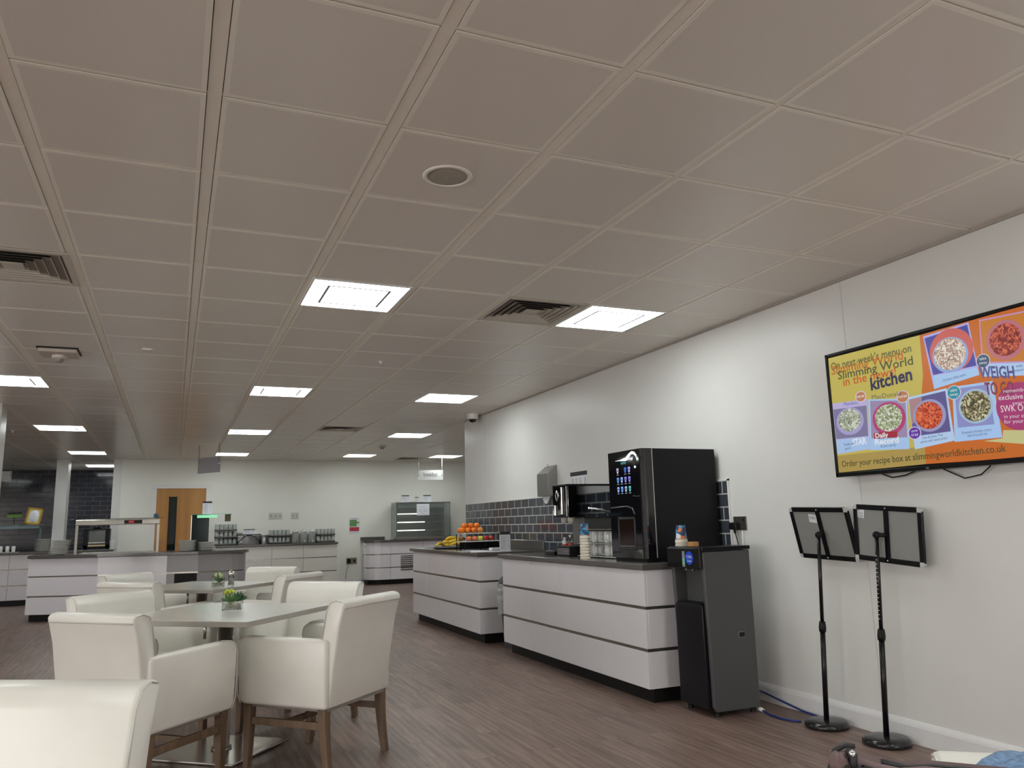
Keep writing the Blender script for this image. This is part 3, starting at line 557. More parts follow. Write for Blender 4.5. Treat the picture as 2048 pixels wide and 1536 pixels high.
# ================================================================= CHAIRS AND TABLES
# chair in its own space: the seat faces -x, the back is at +x, y is the width
HB, HW, ZB, ZA, ZT = .262, .288, .315, .648, .83
def smooth_box_profile(pts, y0, y1, r=.02, seg=3):
    bm = bmesh.new(); sweep(bm, pts, y0, y1)
    bmesh.ops.recalc_face_normals(bm, faces=bm.faces[:])
    bmesh.ops.bevel(bm, geom=bm.edges[:], offset=r, segments=seg, profile=.5, affect='EDGES', clamp_overlap=True)
    for f in bm.faces: f.smooth = True
    return bm
def make_chair():
    t = thing('armchair', '', 'chair', (0, 0, 0))
    # side panels with arms: upright outer side, rounded front corner
    for s in (-1, 1):
        ya, yb = (HW - .065, HW) if s > 0 else (-HW, -HW + .065)
        bm = smooth_box_profile([(-.262, ZB), (-.285, ZB + .03), (-.298, ZA - .05), (-.285, ZA - .012), (-.25, ZA), (.262, ZA - .005), (.262, ZB)], ya, yb, .018, 3)
        o = obj('armrest', bm, LEATHER, t)
        bm = bmesh.new(); y = s * (HW - .001)
        tube(bm, [(-.262, y, ZB + .004), (-.287, y, ZB + .05), (-.293, y, ZA - .06), (-.28, y, ZA - .02)], .0028, 5); obj('piping', bm, PIPING, o)
    # backrest: raked, leather roll on top
    prof = [(.175, .40), (.262, .315), (.285, .50), (.318, .70), (.345, .795), (.352, .815), (.335, ZT), (.30, ZT + .006), (.262, ZT - .004), (.238, ZT - .04), (.205, .60)]
    bm = smooth_box_profile(prof, -HB, HB, .012, 2)
    b = obj('backrest', bm, LEATHER, t)
    bm = smooth_box_profile([(.12, ZB), (.12, .46), (.2, .50), (.262, .46), (.262, ZB)], -HW + .01, HW - .01, .015, 2); obj('back_base', bm, LEATHER, b)
    bm = bmesh.new(); tube(bm, [(.345, -HB + .008, .795), (.347, 0, .797), (.345, HB - .008, .795)], .0045, 6)
    for s in (-1, 1):
        tube(bm, [(.333, s * (HB - .002), .822), (.30, s * (HB + .001), ZT + .001), (.265, s * (HB + .001), ZT - .01), (.242, s * (HB + .001), ZT - .05), (.212, s * (HB + .001), .62)], .003, 6)
    obj('piping', bm, PIPING, b)
    # seat cushion
    bm = bmesh.new(); rbox(bm, -.275, .20, -HW + .066, HW - .066, .345, .475, .03, 4)
    for f in bm.faces: f.smooth = True
    obj('seat', bm, LEATHER, t)
    bm = bmesh.new(); rbox(bm, -.262, .25, -HW + .03, HW - .03, .30, .345, .006, 2); obj('seat_frame', bm, UNDER, t)
    # tapered legs
    for sx in (-1, 1):
        for sy in (-1, 1):
            bm = bmesh.new(); top = .024; bot = .016
            xt = -.235 if sx < 0 else .225; yt = sy * (HW - .04)
            xb = xt + (-.006 if sx < 0 else .035); n = 6; rings = []
            for i in range(n + 1):
                q = i / n; z = .335 * (1 - q) ; h = top + (bot - top) * q
                x = xt + (xb - xt) * (q ** 2)
                rings.append([bm.verts.new((x + a * h, yt + b_ * h, z)) for a, b_ in ((-1, -1), (1, -1), (1, 1), (-1, 1))])
            for i in range(n):
                for k in range(4): bm.faces.new([rings[i][k], rings[i][(k + 1) % 4], rings[i + 1][(k + 1) % 4], rings[i + 1][k]])
            bm.faces.new(rings[0]); bm.faces.new(rings[-1][::-1])
            obj('leg', bm, LEGW, t, bevel=.003)
    for sy in (-1, 1):
        bm = bmesh.new(); y = sy * (HW - .04); box(bm, -.22, .225, y - .01, y + .01, .215, .25); obj('stretcher', bm, LEGW, t, bevel=.002)
    bm = bmesh.new(); box(bm, -.02, .0, -HW + .05, HW - .05, .218, .248); obj('cross_stretcher', bm, LEGW, t, bevel=.002)
    return t
chair = make_chair()
R_ = math.radians
T1 = (.30, 4.85); T2 = (.249, 7.25)
G1 = 'cream armchairs around the nearer square table'; G2 = 'cream armchairs around the farther square table'
chs = [((-.081, 4.338), R_(-134.4), 'cream armchair at the near left of the front table, back to the viewer', G1),
       ((.747, 4.441), R_(-46.6), 'cream leather armchair at the near right of the front table, tallest in view', G1),
       ((.765, 5.25), R_(48.5), 'cream armchair on the far right side of the front table, facing the viewer', G1),
       ((-.13, 5.22), R_(130), 'cream armchair on the far left side of the front table', G1),
       ((-.075, 6.785), R_(-132.3), 'cream armchair at the near left of the second table, back towards the viewer', G2),
       ((.745, 6.86), R_(-43), 'cream armchair at the near right of the second table', G2),
       ((.71, 7.75), R_(50), 'cream armchair on the far right side of the second table', G2),
       ((-.14, 7.69), R_(137), 'cream armchair on the far left side of the second table, half hidden', G2),
       ((-0.409, 2.061), R_(60), 'cream armchair backrest filling the bottom left corner of the view', 'cream armchairs standing alone'),
       ((-1.66, 7.30), R_(60), 'cream armchair barely in view at the left edge beside the serving island', 'cream armchairs standing alone'),
       ((1.087, .51), R_(52), 'very near white armchair back at the bottom right, behind the mauve bag', 'cream armchairs standing alone')]
for k, (c, a, lab, g) in enumerate(chs):
    if k == 0: chair.location = (*c, 0); chair.rotation_euler = (0, 0, a); relabel(chair, lab, g)
    else: dup(chair, (*c, 0), a, lab, g)
def table(c, lab, side=.895, ang=50.3):
    t = thing('dining_table', lab, 'table', (*c, 0), R_(ang - 90), 'square pedestal dining tables')
    h = side / 2
    Mt = MW[t]
    bm = bmesh.new(); rbox(bm, -h, h, -h, h, .712, .74, .003, 2, mat4=Mt)
    bmesh.ops.recalc_face_normals(bm, faces=bm.faces[:])
    for f in bm.faces: f.material_index = 0 if f.normal.z > .7 else 1
    obj('tabletop', bm, [TOPM, TOPE], t)
    bm = bmesh.new(); rbox(bm, -.255, .255, -.255, .255, .002, .014, .004, 2, mat4=Mt); obj('base_plate', bm, STEEL, t)
    bm = bmesh.new(); x, y = c; lathe(bm, [(.042, .014), (.042, .70), (0, .70)], x, y, 0, 28); lathe(bm, [(.055, .014), (.055, .024), (.042, .026)], x, y, 0, 28); obj('column', bm, STEEL, t)
    bm = bmesh.new(); box(bm, -.16, .16, -.16, .16, .70, .712, mat4=Mt); obj('top_bracket', bm, STEELD, t)
    bm = bmesh.new(); tube(bm, [(x - .11, y - .02, .70), (x - .11, y - .02, .60)], .009, 8); obj('lock_rod', bm, STEEL, t)
    return t
table(T1, 'pale square dining table nearest the viewer, with a succulent planter on it')
table(T2, 'pale square dining table farther back, with planter and pepper mill')
table((.78, .115), 'pale dining table at the bottom right, under the mauve bag, mostly outside the view')

# planters
def planter(x, y, z, ang, lab, s=1.0, kind=0):
    t = thing('succulent_planter', lab, 'planter', (x, y, z), ang, 'glass planters on dining tables'); Mt = MW[t]
    a, h, th = .052 * s, .098 * s, .004
    bm = bmesh.new()
    for (x0, x1, y0, y1) in ((-a, a, -a, -a + th), (-a, a, a - th, a), (-a, -a + th, -a + th, a - th), (a - th, a, -a + th, a - th)): box(bm, x0, x1, y0, y1, .004, h, mat4=Mt)
    box(bm, -a, a, -a, a, 0.0005, .0045, mat4=Mt)
    obj('glass_cube', bm, GLASS, t)
    bm = bmesh.new(); rng = random.Random(3 + kind)
    for i in range(130):
        px, py = rng.uniform(-a + .009, a - .009), rng.uniform(-a + .009, a - .009); pz = .009 + rng.random() * .022
        q = Mt @ Vector((px, py, pz)); blob(bm, q, rng.uniform(.003, .0055), 6)
    o = obj('gravel', bm, mat('pale_gravel', (.60, .55, .45), .7, var=.2, scale=200), t); o['kind'] = 'stuff'
    greens = [mat('succulent_green', (.10, .26, .05), .5, var=.25, scale=60), mat('leaf_green', (.03, .13, .05), .5, var=.25, scale=60), mat('lime_flower', (.50, .58, .06), .5, var=.15, scale=60)]
    def leafset(n, cx, cy, cz, ln, wd, mi, spread, nm):
        bm = bmesh.new()
        for i in range(n):
            th_ = rng.uniform(0, 2 * PI); el = rng.uniform(.15, 1.35) ; L = ln * rng.uniform(.7, 1.2)
            d = Vector((math.cos(th_) * math.cos(el) * spread, math.sin(th_) * math.cos(el) * spread, math.sin(el))).normalized()
            b = Vector((cx, cy, cz)); sd = d.cross(Vector((0, 0, 1))).normalized() * wd
            nrm = sd.cross(d).normalized() * wd * .35
            pts = [b - sd * .3, b + sd * .3, b + d * L * .55 + sd, b + d * L, b + d * L * .55 - sd]
            top = [bm.verts.new(Mt @ (p + nrm)) for p in pts]; bot = [bm.verts.new(Mt @ (p - nrm)) for p in pts]
            bm.faces.new(top); bm.faces.new(bot[::-1])
            for k in range(5): bm.faces.new([top[k], bot[k], bot[(k + 1) % 5], top[(k + 1) % 5]])
        obj(nm, bm, greens[mi], t)
    if kind == 0:
        leafset(34, -.006, -.004, .045, .045, .008, 0, 1, 'rosette_leaves'); leafset(26, .025, .012, .045, .06, .005, 1, .8, 'spiky_leaves'); leafset(16, -.02, .02, .045, .05, .007, 1, 1, 'broad_leaves')
        bm = bmesh.new()
        for i in range(13): blob(bm, Mt @ Vector((-.022 + rng.uniform(-.022, .028), rng.uniform(-.025, .015), .088 + rng.uniform(-.012, .02))), .0085, 8, jit=.12)
        obj('flower_heads', bm, greens[2], t)
        bm = bmesh.new()
        for i in range(5):
            q = Mt @ Vector((rng.uniform(-.03, .03), rng.uniform(-.03, .03), .034)); blob(bm, q, .010, 8, jit=.25)
        obj('shells', bm, mat('shell_cream', (.7, .66, .56), .5), t)
    else:
        leafset(14, 0, 0, .035, .085, .006, 0, .35, 'upright_leaves'); leafset(10, .01, 0, .035, .06, .008, 1, .6, 'dark_leaves')
        bm = bmesh.new()
        for i in range(6): blob(bm, Mt @ Vector((rng.uniform(-.03, .03), rng.uniform(-.03, .03), .085 + rng.uniform(-.01, .025))), .012, 8, sc=(1, 1, 1.5), jit=.1)
        obj('flower_buds', bm, mat('pale_bud', (.66, .70, .42), .5, var=.1), t)
planter(.335, 4.90, .7402, R_(-10), 'glass cube planter of lime flowers and succulents on the front table')
planter(.36, 6.98, .7402, R_(-5), 'glass cube planter with pale buds on the second table, beside the pepper mill', .95, 1)
t = thing('pepper_mill', 'clear pepper mill of dark peppercorns on the second table', 'pepper mill', (.455, 6.93, .7402))
bm = bmesh.new(); lathe(bm, [(.024, .001), (.025, .01), (.021, .05), (.023, .085), (.020, .09), (.020, .012), (0, .010)], .455, 6.93, .74, 20); obj('clear_body', bm, GLASS, t)
bm = bmesh.new(); lathe(bm, [(0, .02), (.018, .022), (.018, .058), (0, .06)], .455, 6.93, .74, 16); obj('peppercorns', bm, mat('peppercorn', (.035, .018, .012), .7, var=.5, scale=300), t)
bm = bmesh.new(); lathe(bm, [(.022, .088), (.026, .098), (.022, .112), (.012, .12), (.006, .13), (0, .134)], .455, 6.93, .74, 20); obj('grinder_cap', bm, CHROME, t)

# ================================================================= COUNTERS
def counter(name, lab, x0, x1, y0, y1, joints, end_near=True, mat_p=None, facing='x'):
    """straight servery counter, panelled front facing -x, with two recessed metal strips"""
    m = mat_p or GLOSSW
    t = thing(name, lab, 'counter', ((x0 + x1) / 2, (y0 + y1) / 2, 0))
    xs = x0 + .055
    bm = bmesh.new(); box(bm, xs, x1, y0 + .012, y1 - .012, .10, .86); obj('carcass', bm, JOINT, t)
    bm = bmesh.new(); rbox(bm, x0 - .0, x1, y0 - .045, y1 + .02, .862, .90, .004, 2); obj('worktop', bm, STONE, t)
    zs = [(.10, .331), (.352, .601), (.621, .855)]
    ys = [y0] + joints + [y1]
    for i in range(len(ys) - 1):
        for (a, b) in zs:
            bm = bmesh.new(); box(bm, x0 + .04, x0 + .058, ys[i] + .002, ys[i + 1] - .002, a, b); obj('front_panel', bm, m, t, bevel=.002)
    for (a, b) in zs:
        bm = bmesh.new(); box(bm, x0 + .058, x1 - .002, y0, y0 + .018, a, b); obj('end_panel', bm, m, t, bevel=.002)
    for z in (.331, .601):
        bm = bmesh.new(); box(bm, x0 + .046, x1 - .004, y0 + .006, y1 - .006, z - .001, z + .022); obj('metal_strip', bm, STRIP, t)
    bm = bmesh.new(); box(bm, x0 + .11, x1 - .01, y0 + .06, y1 - .02, 0.0, .10); obj('plinth', bm, PLINTH, t)
    return t
counter('serving_counter', 'glossy white drinks counter with grey top, nearest along the right wall', 2.86, XW - .012, 4.60, 7.08, [5.242, 5.862, 6.451])
counter('serving_counter', 'glossy white counter holding the fruit, beyond the drinks counter', 2.84, XW - .012, 7.65, 10.08, [8.274, 8.907, 9.462])
bm = bmesh.new(); rbox(bm, XW - .028, XW - .011, 5.02, 7.06, .901, 1.0, .002, 1); tag(obj('worktop_upstand', bm, STONE), 'low grey upstand along the wall behind the drinks counter', 'upstand')
bm = bmesh.new(); rbox(bm, XW - .028, XW - .011, 7.66, 10.07, .901, 1.0, .002, 1); tag(obj('worktop_upstand', bm, STONE), 'low grey upstand along the wall behind the fruit counter', 'upstand')
# bin with a clear liner between the counters
t = thing('waste_bin', 'grey swing bin with clear liner in the gap between the two counters', 'bin', (3.13, 7.36, 0))
bm = bmesh.new(); lathe(bm, [(.10, 0), (.135, .42), (.15, .60), (.13, .60), (.09, .02), (0, .02)], 3.13, 7.36, 0, 28); obj('bin_body', bm, mat('bin_grey', (.07, .07, .07), .45), t)
bm = bmesh.new(); lathe(bm, [(.152, .575), (.154, .60), (.14, .65), (.08, .70), (0, .712)], 3.13, 7.36, 0, 28); obj('bin_lid', bm, mat('bin_lid', (.035, .036, .04), .3), t)
bm = bmesh.new(); rg = random.Random(5); n = 22; rings = []
for i in range(9):
    z = .60 - i * .035; rr = .158 + (.012 if i in (2, 4, 5) else 0); rings.append([bm.verts.new((3.13 + (rr + rg.uniform(-.008, .008)) * math.cos(2 * PI * k / n), 7.36 + (rr + rg.uniform(-.008, .008)) * math.sin(2 * PI * k / n), z + rg.uniform(-.01, .01))) for k in range(n)])
for i in range(8):
    for k in range(n): bm.faces.new([rings[i][k], rings[i][(k + 1) % n], rings[i + 1][(k + 1) % n], rings[i + 1][k]])
obj('bin_liner', bm, mat('clear_liner', (.62, .64, .62), .18, var=.1, scale=20, alpha=.62), t)

# serving island (front bows away to a rounded end), seen from its customer side
ISL = [(-1.84, 12.98), (-.95, 12.62), (-.06, 12.40)]
t = thing('serving_island', 'long white and grey serving island with rounded end across the middle of the room', 'serving island', (-.4, 12.9, 0))
def strip_prism(bm, pts, th, z0, z1, mi=0):
    """vertical slab following an open polyline, th thick to the back"""
    n = len(pts); ns = []
    for i in range(n):
        a = Vector(pts[max(i - 1, 0)]); b = Vector(pts[min(i + 1, n - 1)]); d = (b - a).normalized(); ns.append(Vector((-d.y, d.x)))
    f = [(Vector(p), Vector(p) + ns[i] * th) for i, p in enumerate(pts)]
    lo = [(bm.verts.new((*a, z0)), bm.verts.new((*b, z0))) for a, b in f]; hi = [(bm.verts.new((*a, z1)), bm.verts.new((*b, z1))) for a, b in f]
    for i in range(n - 1):
        for q in ([lo[i][0], lo[i + 1][0], hi[i + 1][0], hi[i][0]], [lo[i][1], hi[i][1], hi[i + 1][1], lo[i + 1][1]], [hi[i][0], hi[i + 1][0], hi[i + 1][1], hi[i][1]], [lo[i][0], lo[i][1], lo[i + 1][1], lo[i + 1][0]]):
            bm.faces.new(q).material_index = mi
    for i in (0, n - 1): bm.faces.new([lo[i][0], hi[i][0], hi[i][1], lo[i][1]]).material_index = mi
arc = [(-.06, 12.40), (.35, 12.28), (.70, 12.26)] + [(.70 + .34 * math.sin(a), 12.60 - .34 * math.cos(a)) for a in [R_(q) for q in (20, 40, 60, 80, 100)]]
def inset(pts, d):
    out = []
    for i, p in enumerate(pts):
        a = Vector(pts[max(i - 1, 0)]); b = Vector(pts[min(i + 1, len(pts) - 1)]); dd = (b - a).normalized(); out.append((p[0] - dd.y * d, p[1] + dd.x * d))
    return out
whole = ISL + arc[1:]
body = inset(whole, .06); poly_ = body + [(.98, 13.35), (-1.72, 13.9)]
bm = bmesh.new(); prism(bm, poly_, .10, .86); obj('carcass', bm, JOINT, t)
bm = bmesh.new(); prism(bm, inset(whole, .12) + [(.9, 13.3), (-1.62, 13.85)], 0, .10); obj('plinth', bm, PLINTH, t)
wt = inset(whole, -.02) + [(1.05, 13.4), (-1.86, 14.0)]
bm = bmesh.new(); prism(bm, wt, .862, .90); obj('worktop', bm, STONE, t)
segs = [(inset(ISL, .02)[:2], GLOSSW), (inset(ISL, .02)[1:], GLOSSW), (inset(arc, .02)[:3], GREYP), (inset(arc, .02)[2:], GREYP)]
for pts, m in segs:
    for a, b in [(.10, .331), (.352, .601), (.621, .855)]:
        p = [tuple(v) for v in pts]
        bm = bmesh.new(); strip_prism(bm, p, .018, a, b); obj('front_panel', bm, m, t)
for z in (.331, .601):
    bm = bmesh.new(); strip_prism(bm, inset(whole, .035), .012, z - .001, z + .022); obj('metal_strip', bm, STRIP, t)
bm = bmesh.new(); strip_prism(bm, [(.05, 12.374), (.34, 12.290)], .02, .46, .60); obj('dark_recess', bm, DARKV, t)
# left back counter with panels (behind the island, in front of the tiled wall)
def simple_counter(name, lab, x0, x1, yf, yb, joints, m, cat='counter', xcut=None, strips=True, top=.90):
    t = thing(name, lab, cat, ((x0 + x1) / 2, (yf + yb) / 2, 0))
    bm = bmesh.new(); box(bm, x0 + .01, x1 - .01, yf + .05, yb, .10, .86); obj('carcass', bm, JOINT, t)
    bm = bmesh.new(); rbox(bm, x0 - .01, x1 + .01, yf, yb, .862, top, .004, 1); obj('worktop', bm, STONE, t)
    xs = [x0] + joints + [x1]
    for i in range(len(xs) - 1):
        for a, b in [(.10, .331), (.352, .601), (.621, .855)]:
            bm = bmesh.new(); box(bm, xs[i] + .003, xs[i + 1] - .003, yf + .03, yf + .05, a, b); obj('front_panel', bm, m, t)
    for a, b in [(.10, .855)]:
        bm = bmesh.new(); box(bm, x1 - .012, x1, yf + .05, yb - .01, a, b); obj('end_panel', bm, m, t)
        bm = bmesh.new(); box(bm, x0, x0 + .012, yf + .05, yb - .01, a, b); obj('end_panel', bm, m, t)
    for z in (.331, .601):
        bm = bmesh.new(); box(bm, x0 + .01, x1 - .01, yf + .038, yf + .055, z - .001, z + .022); obj('metal_strip', bm, STRIP, t)
    bm = bmesh.new(); box(bm, x0 + .05, x1 - .04, yf + .10, yb - .01, 0, .10); obj('plinth', bm, PLINTH, t)
    return t
simple_counter('back_counter', 'white back counter at far left in front of the dark tiled wall', -5.2, -.97, 16.0, 16.85, [-4.5, -3.85, -3.2, -2.55, -1.9], GLOSSW)
simple_counter('back_counter', 'cream cupboard counter along the far wall holding glass racks', .75, 3.07, 16.22, YB - .02, [1.22, 1.80, 2.40], GLOSSC)
bm = bmesh.new(); box(bm, .9, 2.85, YB - .02, YB - .001, .901, 1.07); tag(obj('worktop_upstand', bm, STONE), 'grey upstand on the far wall behind the glass racks', 'upstand')
# display counter with curved corner
t = thing('display_counter', 'white curved corner counter under the glass display cabinet', 'counter', (4.7, 16.6, 0))
cv_ = [(3.68, YB - .03), (3.68, 16.75)] + [(4.05 - .37 * math.cos(R_(a)), 16.75 - .37 * math.sin(R_(a))) for a in (20, 40, 60, 80)] + [(4.2, 16.37), (5.9, 16.37)]
cin = inset(cv_, .03)
bm = bmesh.new(); prism(bm, inset(cv_, .05) + [(5.9, YB - .03)], .10, .86); obj('carcass', bm, JOINT, t)
bm = bmesh.new(); prism(bm, inset(cv_, .09) + [(5.9, YB - .03)], 0, .10); obj('plinth', bm, PLINTH, t)
bm = bmesh.new(); prism(bm, inset(cv_, -.01) + [(5.9, YB - .02)], .862, .90); obj('worktop', bm, STONE, t)
bm = bmesh.new(); box(bm, 3.68, 4.2, YB - .03, YB - .001, .9, .97); obj('upstand', bm, STONE, t)
for sl, m in ((cin[:7], GLOSSW), (cin[6:7] + [(4.92, 16.40)], GLOSSW), ([(4.925, 16.40), (5.9, 16.40)], GLOSSW)):
    for a, b in [(.10, .331), (.352, .601), (.621, .855)]:
        if sl[0] == cin[6] and len(sl) == 2: sl = [(4.206, 16.40), (4.92, 16.40)]
        bm = bmesh.new(); strip_prism(bm, [tuple(p) for p in sl], .018, a, b); obj('front_panel', bm, m, t)
for z in (.331, .601):
    bm = bmesh.new(); strip_prism(bm, inset(cv_, .04), .012, z - .001, z + .022); obj('metal_strip', bm, STRIP, t)
bm = bmesh.new()
for k in range(8): z = .28 + k * .040; box(bm, 4.42, 4.90, 16.392, 16.399, z, z + .014)
obj('ventilation_slots', bm, DARKV, t)
bm = bmesh.new()
for x0, x1, z0, z1 in ((3.70, 3.86, .12, .14), (3.70, 3.86, .78, .80), (3.70, 3.72, .12, .80), (3.84, 3.86, .12, .80)): box(bm, x0, x1, 16.60, 16.62, z0, z1)
obj('corner_rail', bm, TRIMW, t)
# ================================================================= NOTICE STANDS
def notice_stand(bx, by, corners, tx, ty, tz, lab, note, ruler):
    """corners: TL, TR, BR, BL of the board in world space as seen from the room"""
    t = thing('notice_stand', lab, 'notice stand', (bx, by, 0), 0, 'black floor stands with grey boards')
    bm = bmesh.new(); lathe(bm, [(0, .0), (.114, .0), (.121, .008), (.120, .022), (.108, .036), (.06, .041), (0, .042)], bx, by, 0, 40); obj('round_base', bm, mat('base_black', (.016, .016, .017), .18), t)
    bm = bmesh.new(); m_ = Vector((bx, by, .03)); tp = Vector((tx, ty, tz)); md = m_.lerp(tp, .50)
    tube(bm, [m_, md], .0145, 14); obj('lower_pole', bm, BLACK, t)
    bm = bmesh.new(); tube(bm, [md, tp], .0105, 14); up_ = obj('upper_pole', bm, BLACK, t)
    bm = bmesh.new(); tube(bm, [m_.lerp(tp, .475), m_.lerp(tp, .495), m_.lerp(tp, .53)], [.019, .021, .017], 14); tube(bm, [md, md + Vector((-.03, -.02, 0))], .007, 8); obj('clamp_collar', bm, BLACKM, t)
    if ruler:
        bm = bmesh.new(); d = (tp - m_).normalized()
        for k in range(16):
            p = m_.lerp(tp, .58) + d * (.022 * k); rbox(bm, p.x - .0125, p.x - .0095, p.y - .006, p.y + .004, p.z, p.z + .003, .0005, 1)
        obj('ruler_marks', bm, mat('ruler_white', (.7, .7, .7), .5), up_)
    TL, TR, BR, BL = [Vector(c) for c in corners]
    X = (TR - TL).normalized(); Zd = (TL - BL).normalized(); W = (TR - TL).length; H = (TL - BL).length; Nn = X.cross(Zd).normalized()  # towards viewer
    Zd = Nn.cross(X).normalized()
    Mb = Matrix((X, Zd, Nn)).transposed().to_4x4(); Mb.translation = BL
    bd = thing  # board built as parts of the stand
    bm = bmesh.new(); box(bm, .01, W - .01, .01, H - .01, -.010, -.003, mat4=Mb); board = obj('board_back', bm, BOARDG, t)
    bm = bmesh.new(); fwd = .028
    for (x0, x1, z0, z1) in ((.02, W - .02, 0, fwd), (.02, W - .02, H - fwd, H), (0, fwd, .02, H - .02), (W - fwd, W, .02, H - .02)): box(bm, x0, x1, z0, z1, -.014, .002, mat4=Mb)
    obj('board_frame', bm, BLACK, t, bevel=.002)
    bm = bmesh.new(); box(bm, W / 2 - .014, W / 2 + .014, fwd - .01, H - fwd + .01, -.004, .005, mat4=Mb); obj('centre_bar', bm, BLACK, t)
    for (cx, cz, sx, sz) in ((0, 0, 1, 1), (W, 0, -1, 1), (W, H, -1, -1), (0, H, 1, -1)):
        bm = bmesh.new(); r = .026
        pts = [(0, r), (r * .1, r * .45), (r * .45, r * .1), (r, 0), (r, r), ]
        a = [bm.verts.new(Mb @ Vector((cx + sx * p, cz + sz * q, -.016))) for p, q in pts]; b = [bm.verts.new(Mb @ Vector((cx + sx * p, cz + sz * q, .004))) for p, q in pts]
        bm.faces.new(a); bm.faces.new(b)
        for k in range(5): bm.faces.new([a[k], a[(k + 1) % 5], b[(k + 1) % 5], b[k]])
        o = obj('corner_cap', bm, mat('corner_plastic', (.55, .55, .54), .3), t)
    for z in (.014, H - .014):
        bm = bmesh.new(); q = Mb @ Vector((W / 2, z, .006)); blob(bm, q, .005, 8); obj('screw', bm, CHROME, t)
    # joint behind the board
    bm = bmesh.new(); blob(bm, tp, .02, 14); c_ = Mb @ Vector((W / 2, max(.05, min(H - .05, (tp - BL).dot(Zd))), 0)); tube(bm, [tp, c_], .011, 10); blob(bm, tp + Vector((-.018, -.006, .006)), .008, 8); obj('swivel_joint', bm, BLACKM, t)
    # handwritten note
    nx, nz, nw, nh, rows = note
    Mn = Mb @ Matrix.Translation((nx, nz, 0)) @ Matrix.Rotation(R_(-6), 4, 'Z')
    bm = bmesh.new(); box(bm, 0, nw, 0, nh, -.003, -.0022, mat4=Mn); nt_ = obj('paper_note', bm, PAPER, t)
    for (s, x, z, wd, h) in rows:
        q = Mn @ Vector((x, z, -.0018)); xd = Mn.to_3x3() @ Vector((1, 0, 0)); zd = Mn.to_3x3() @ Vector((0, 1, 0))
        text('handwriting', s, INK, nt_, q, xd, zd, wd, h)
notice_stand(3.482, 3.675, [(3.50, 3.865, 1.242), (3.50, 3.404, 1.228), (3.575, 3.404, .936), (3.575, 3.865, .936)], 3.475, 3.600, 1.076,
             'left of two black floor stands with grey boards, its board tilted', (.145, .225, .06, .05, [('£ 8.5', .008, .022, .044, .016)]), False)
notice_stand(3.492, 3.268, [(3.525, 3.390, 1.248), (3.525, 2.946, 1.216), (3.530, 2.985, .906), (3.530, 3.392, .943)], 3.490, 3.196, 1.077,
             'right of two black floor stands, nearer, with numbered marks up its pole', (.018, .235, .052, .05, [('FIT', .005, .034, .02, .011), ('TO BE', .010, .019, .034, .011), ('MEMBER', .014, .005, .032, .009)]), True)

# ================================================================= TELEVISION
TVX = 3.565
t = thing('television', 'large wall television showing colourful food adverts', 'television', (XW, 2.86, 1.40))
y1, y0, z0, z1 = 3.505, 2.232, 1.405, 2.135
bm = bmesh.new(); rbox(bm, TVX + .004, TVX + .034, y0 + .004, y1 - .004, z0 + .004, z1 - .004, .006, 2); rbox(bm, TVX + .03, XW - .001, y0 + .25, y1 - .25, z0 + .08, z1 - .2, .01, 2); obj('television_body', bm, BLACKM, t)
bm = bmesh.new(); f = .016
for (a, b, c, d) in ((y0, y1, z0, z0 + .022), (y0, y1, z1 - f, z1), (y0, y0 + f, z0, z1), (y1 - f, y1, z0, z1)): box(bm, TVX - .008, TVX + .02, a, b, c, d)
obj('bezel', bm, BLACK, t, bevel=.002)
bm = bmesh.new(); box(bm, TVX - .0005, TVX + .003, y0 + .01, y1 - .01, z0 + .01, z1 - .01); scr = obj('screen', bm, BLACKG, t)
K = .70
def uv2w(u, v, k): return (TVX - .0006 - k * .00006, 3.46 - u, 1.40 + v)
UMX, VMX, UMN, VMN = 1.21, .717, -.027, .03
cl = lambda u, v: (min(max(u, UMN), UMX), min(max(v, VMN), VMX))
def clip_poly(pts):
    for ax, lim, sg in ((0, UMX, 1), (0, UMN, -1), (1, VMX, 1), (1, VMN, -1)):
        out = []
        for i in range(len(pts)):
            a, b = pts[i - 1], pts[i]; ia = (a[ax] - lim) * sg <= 0; ib = (b[ax] - lim) * sg <= 0
            if ia != ib:
                q = (lim - a[ax]) / (b[ax] - a[ax]); out.append((a[0] + (b[0] - a[0]) * q, a[1] + (b[1] - a[1]) * q))
            if ib: out.append(tuple(b))
        pts = out
        if not pts: return pts
    return pts
lay = 0
def gkey(c): return 'screen_%02d_%02d_%02d' % tuple(int(x * 99) for x in c)
def foodmat(c1, c2):
    nm = 'screen_food_' + gkey(c1)
    if nm in MATS: return MATS[nm]
    m = glow(nm, (1, 1, 1), K); nt = m.node_tree; b = nt.nodes['Principled BSDF']
    tc = nt.nodes.new('ShaderNodeTexCoord'); nz = nt.nodes.new('ShaderNodeTexNoise'); nz.inputs['Scale'].default_value = 42; nz.inputs['Detail'].default_value = 4; nz.inputs['Distortion'].default_value = 2
    rp = nt.nodes.new('ShaderNodeValToRGB'); e = rp.color_ramp.elements
    e[0].position = .42; e[0].color = (*[x * .45 for x in c1], 1); e[1].position = .62; e[1].color = (*c2, 1); n_ = rp.color_ramp.elements.new(.5); n_.color = (*c1, 1)
    nt.links.new(tc.outputs['Object'], nz.inputs['Vector']); nt.links.new(nz.outputs['Fac'], rp.inputs[0]); nt.links.new(rp.outputs[0], b.inputs['Emission Color'])
    return m
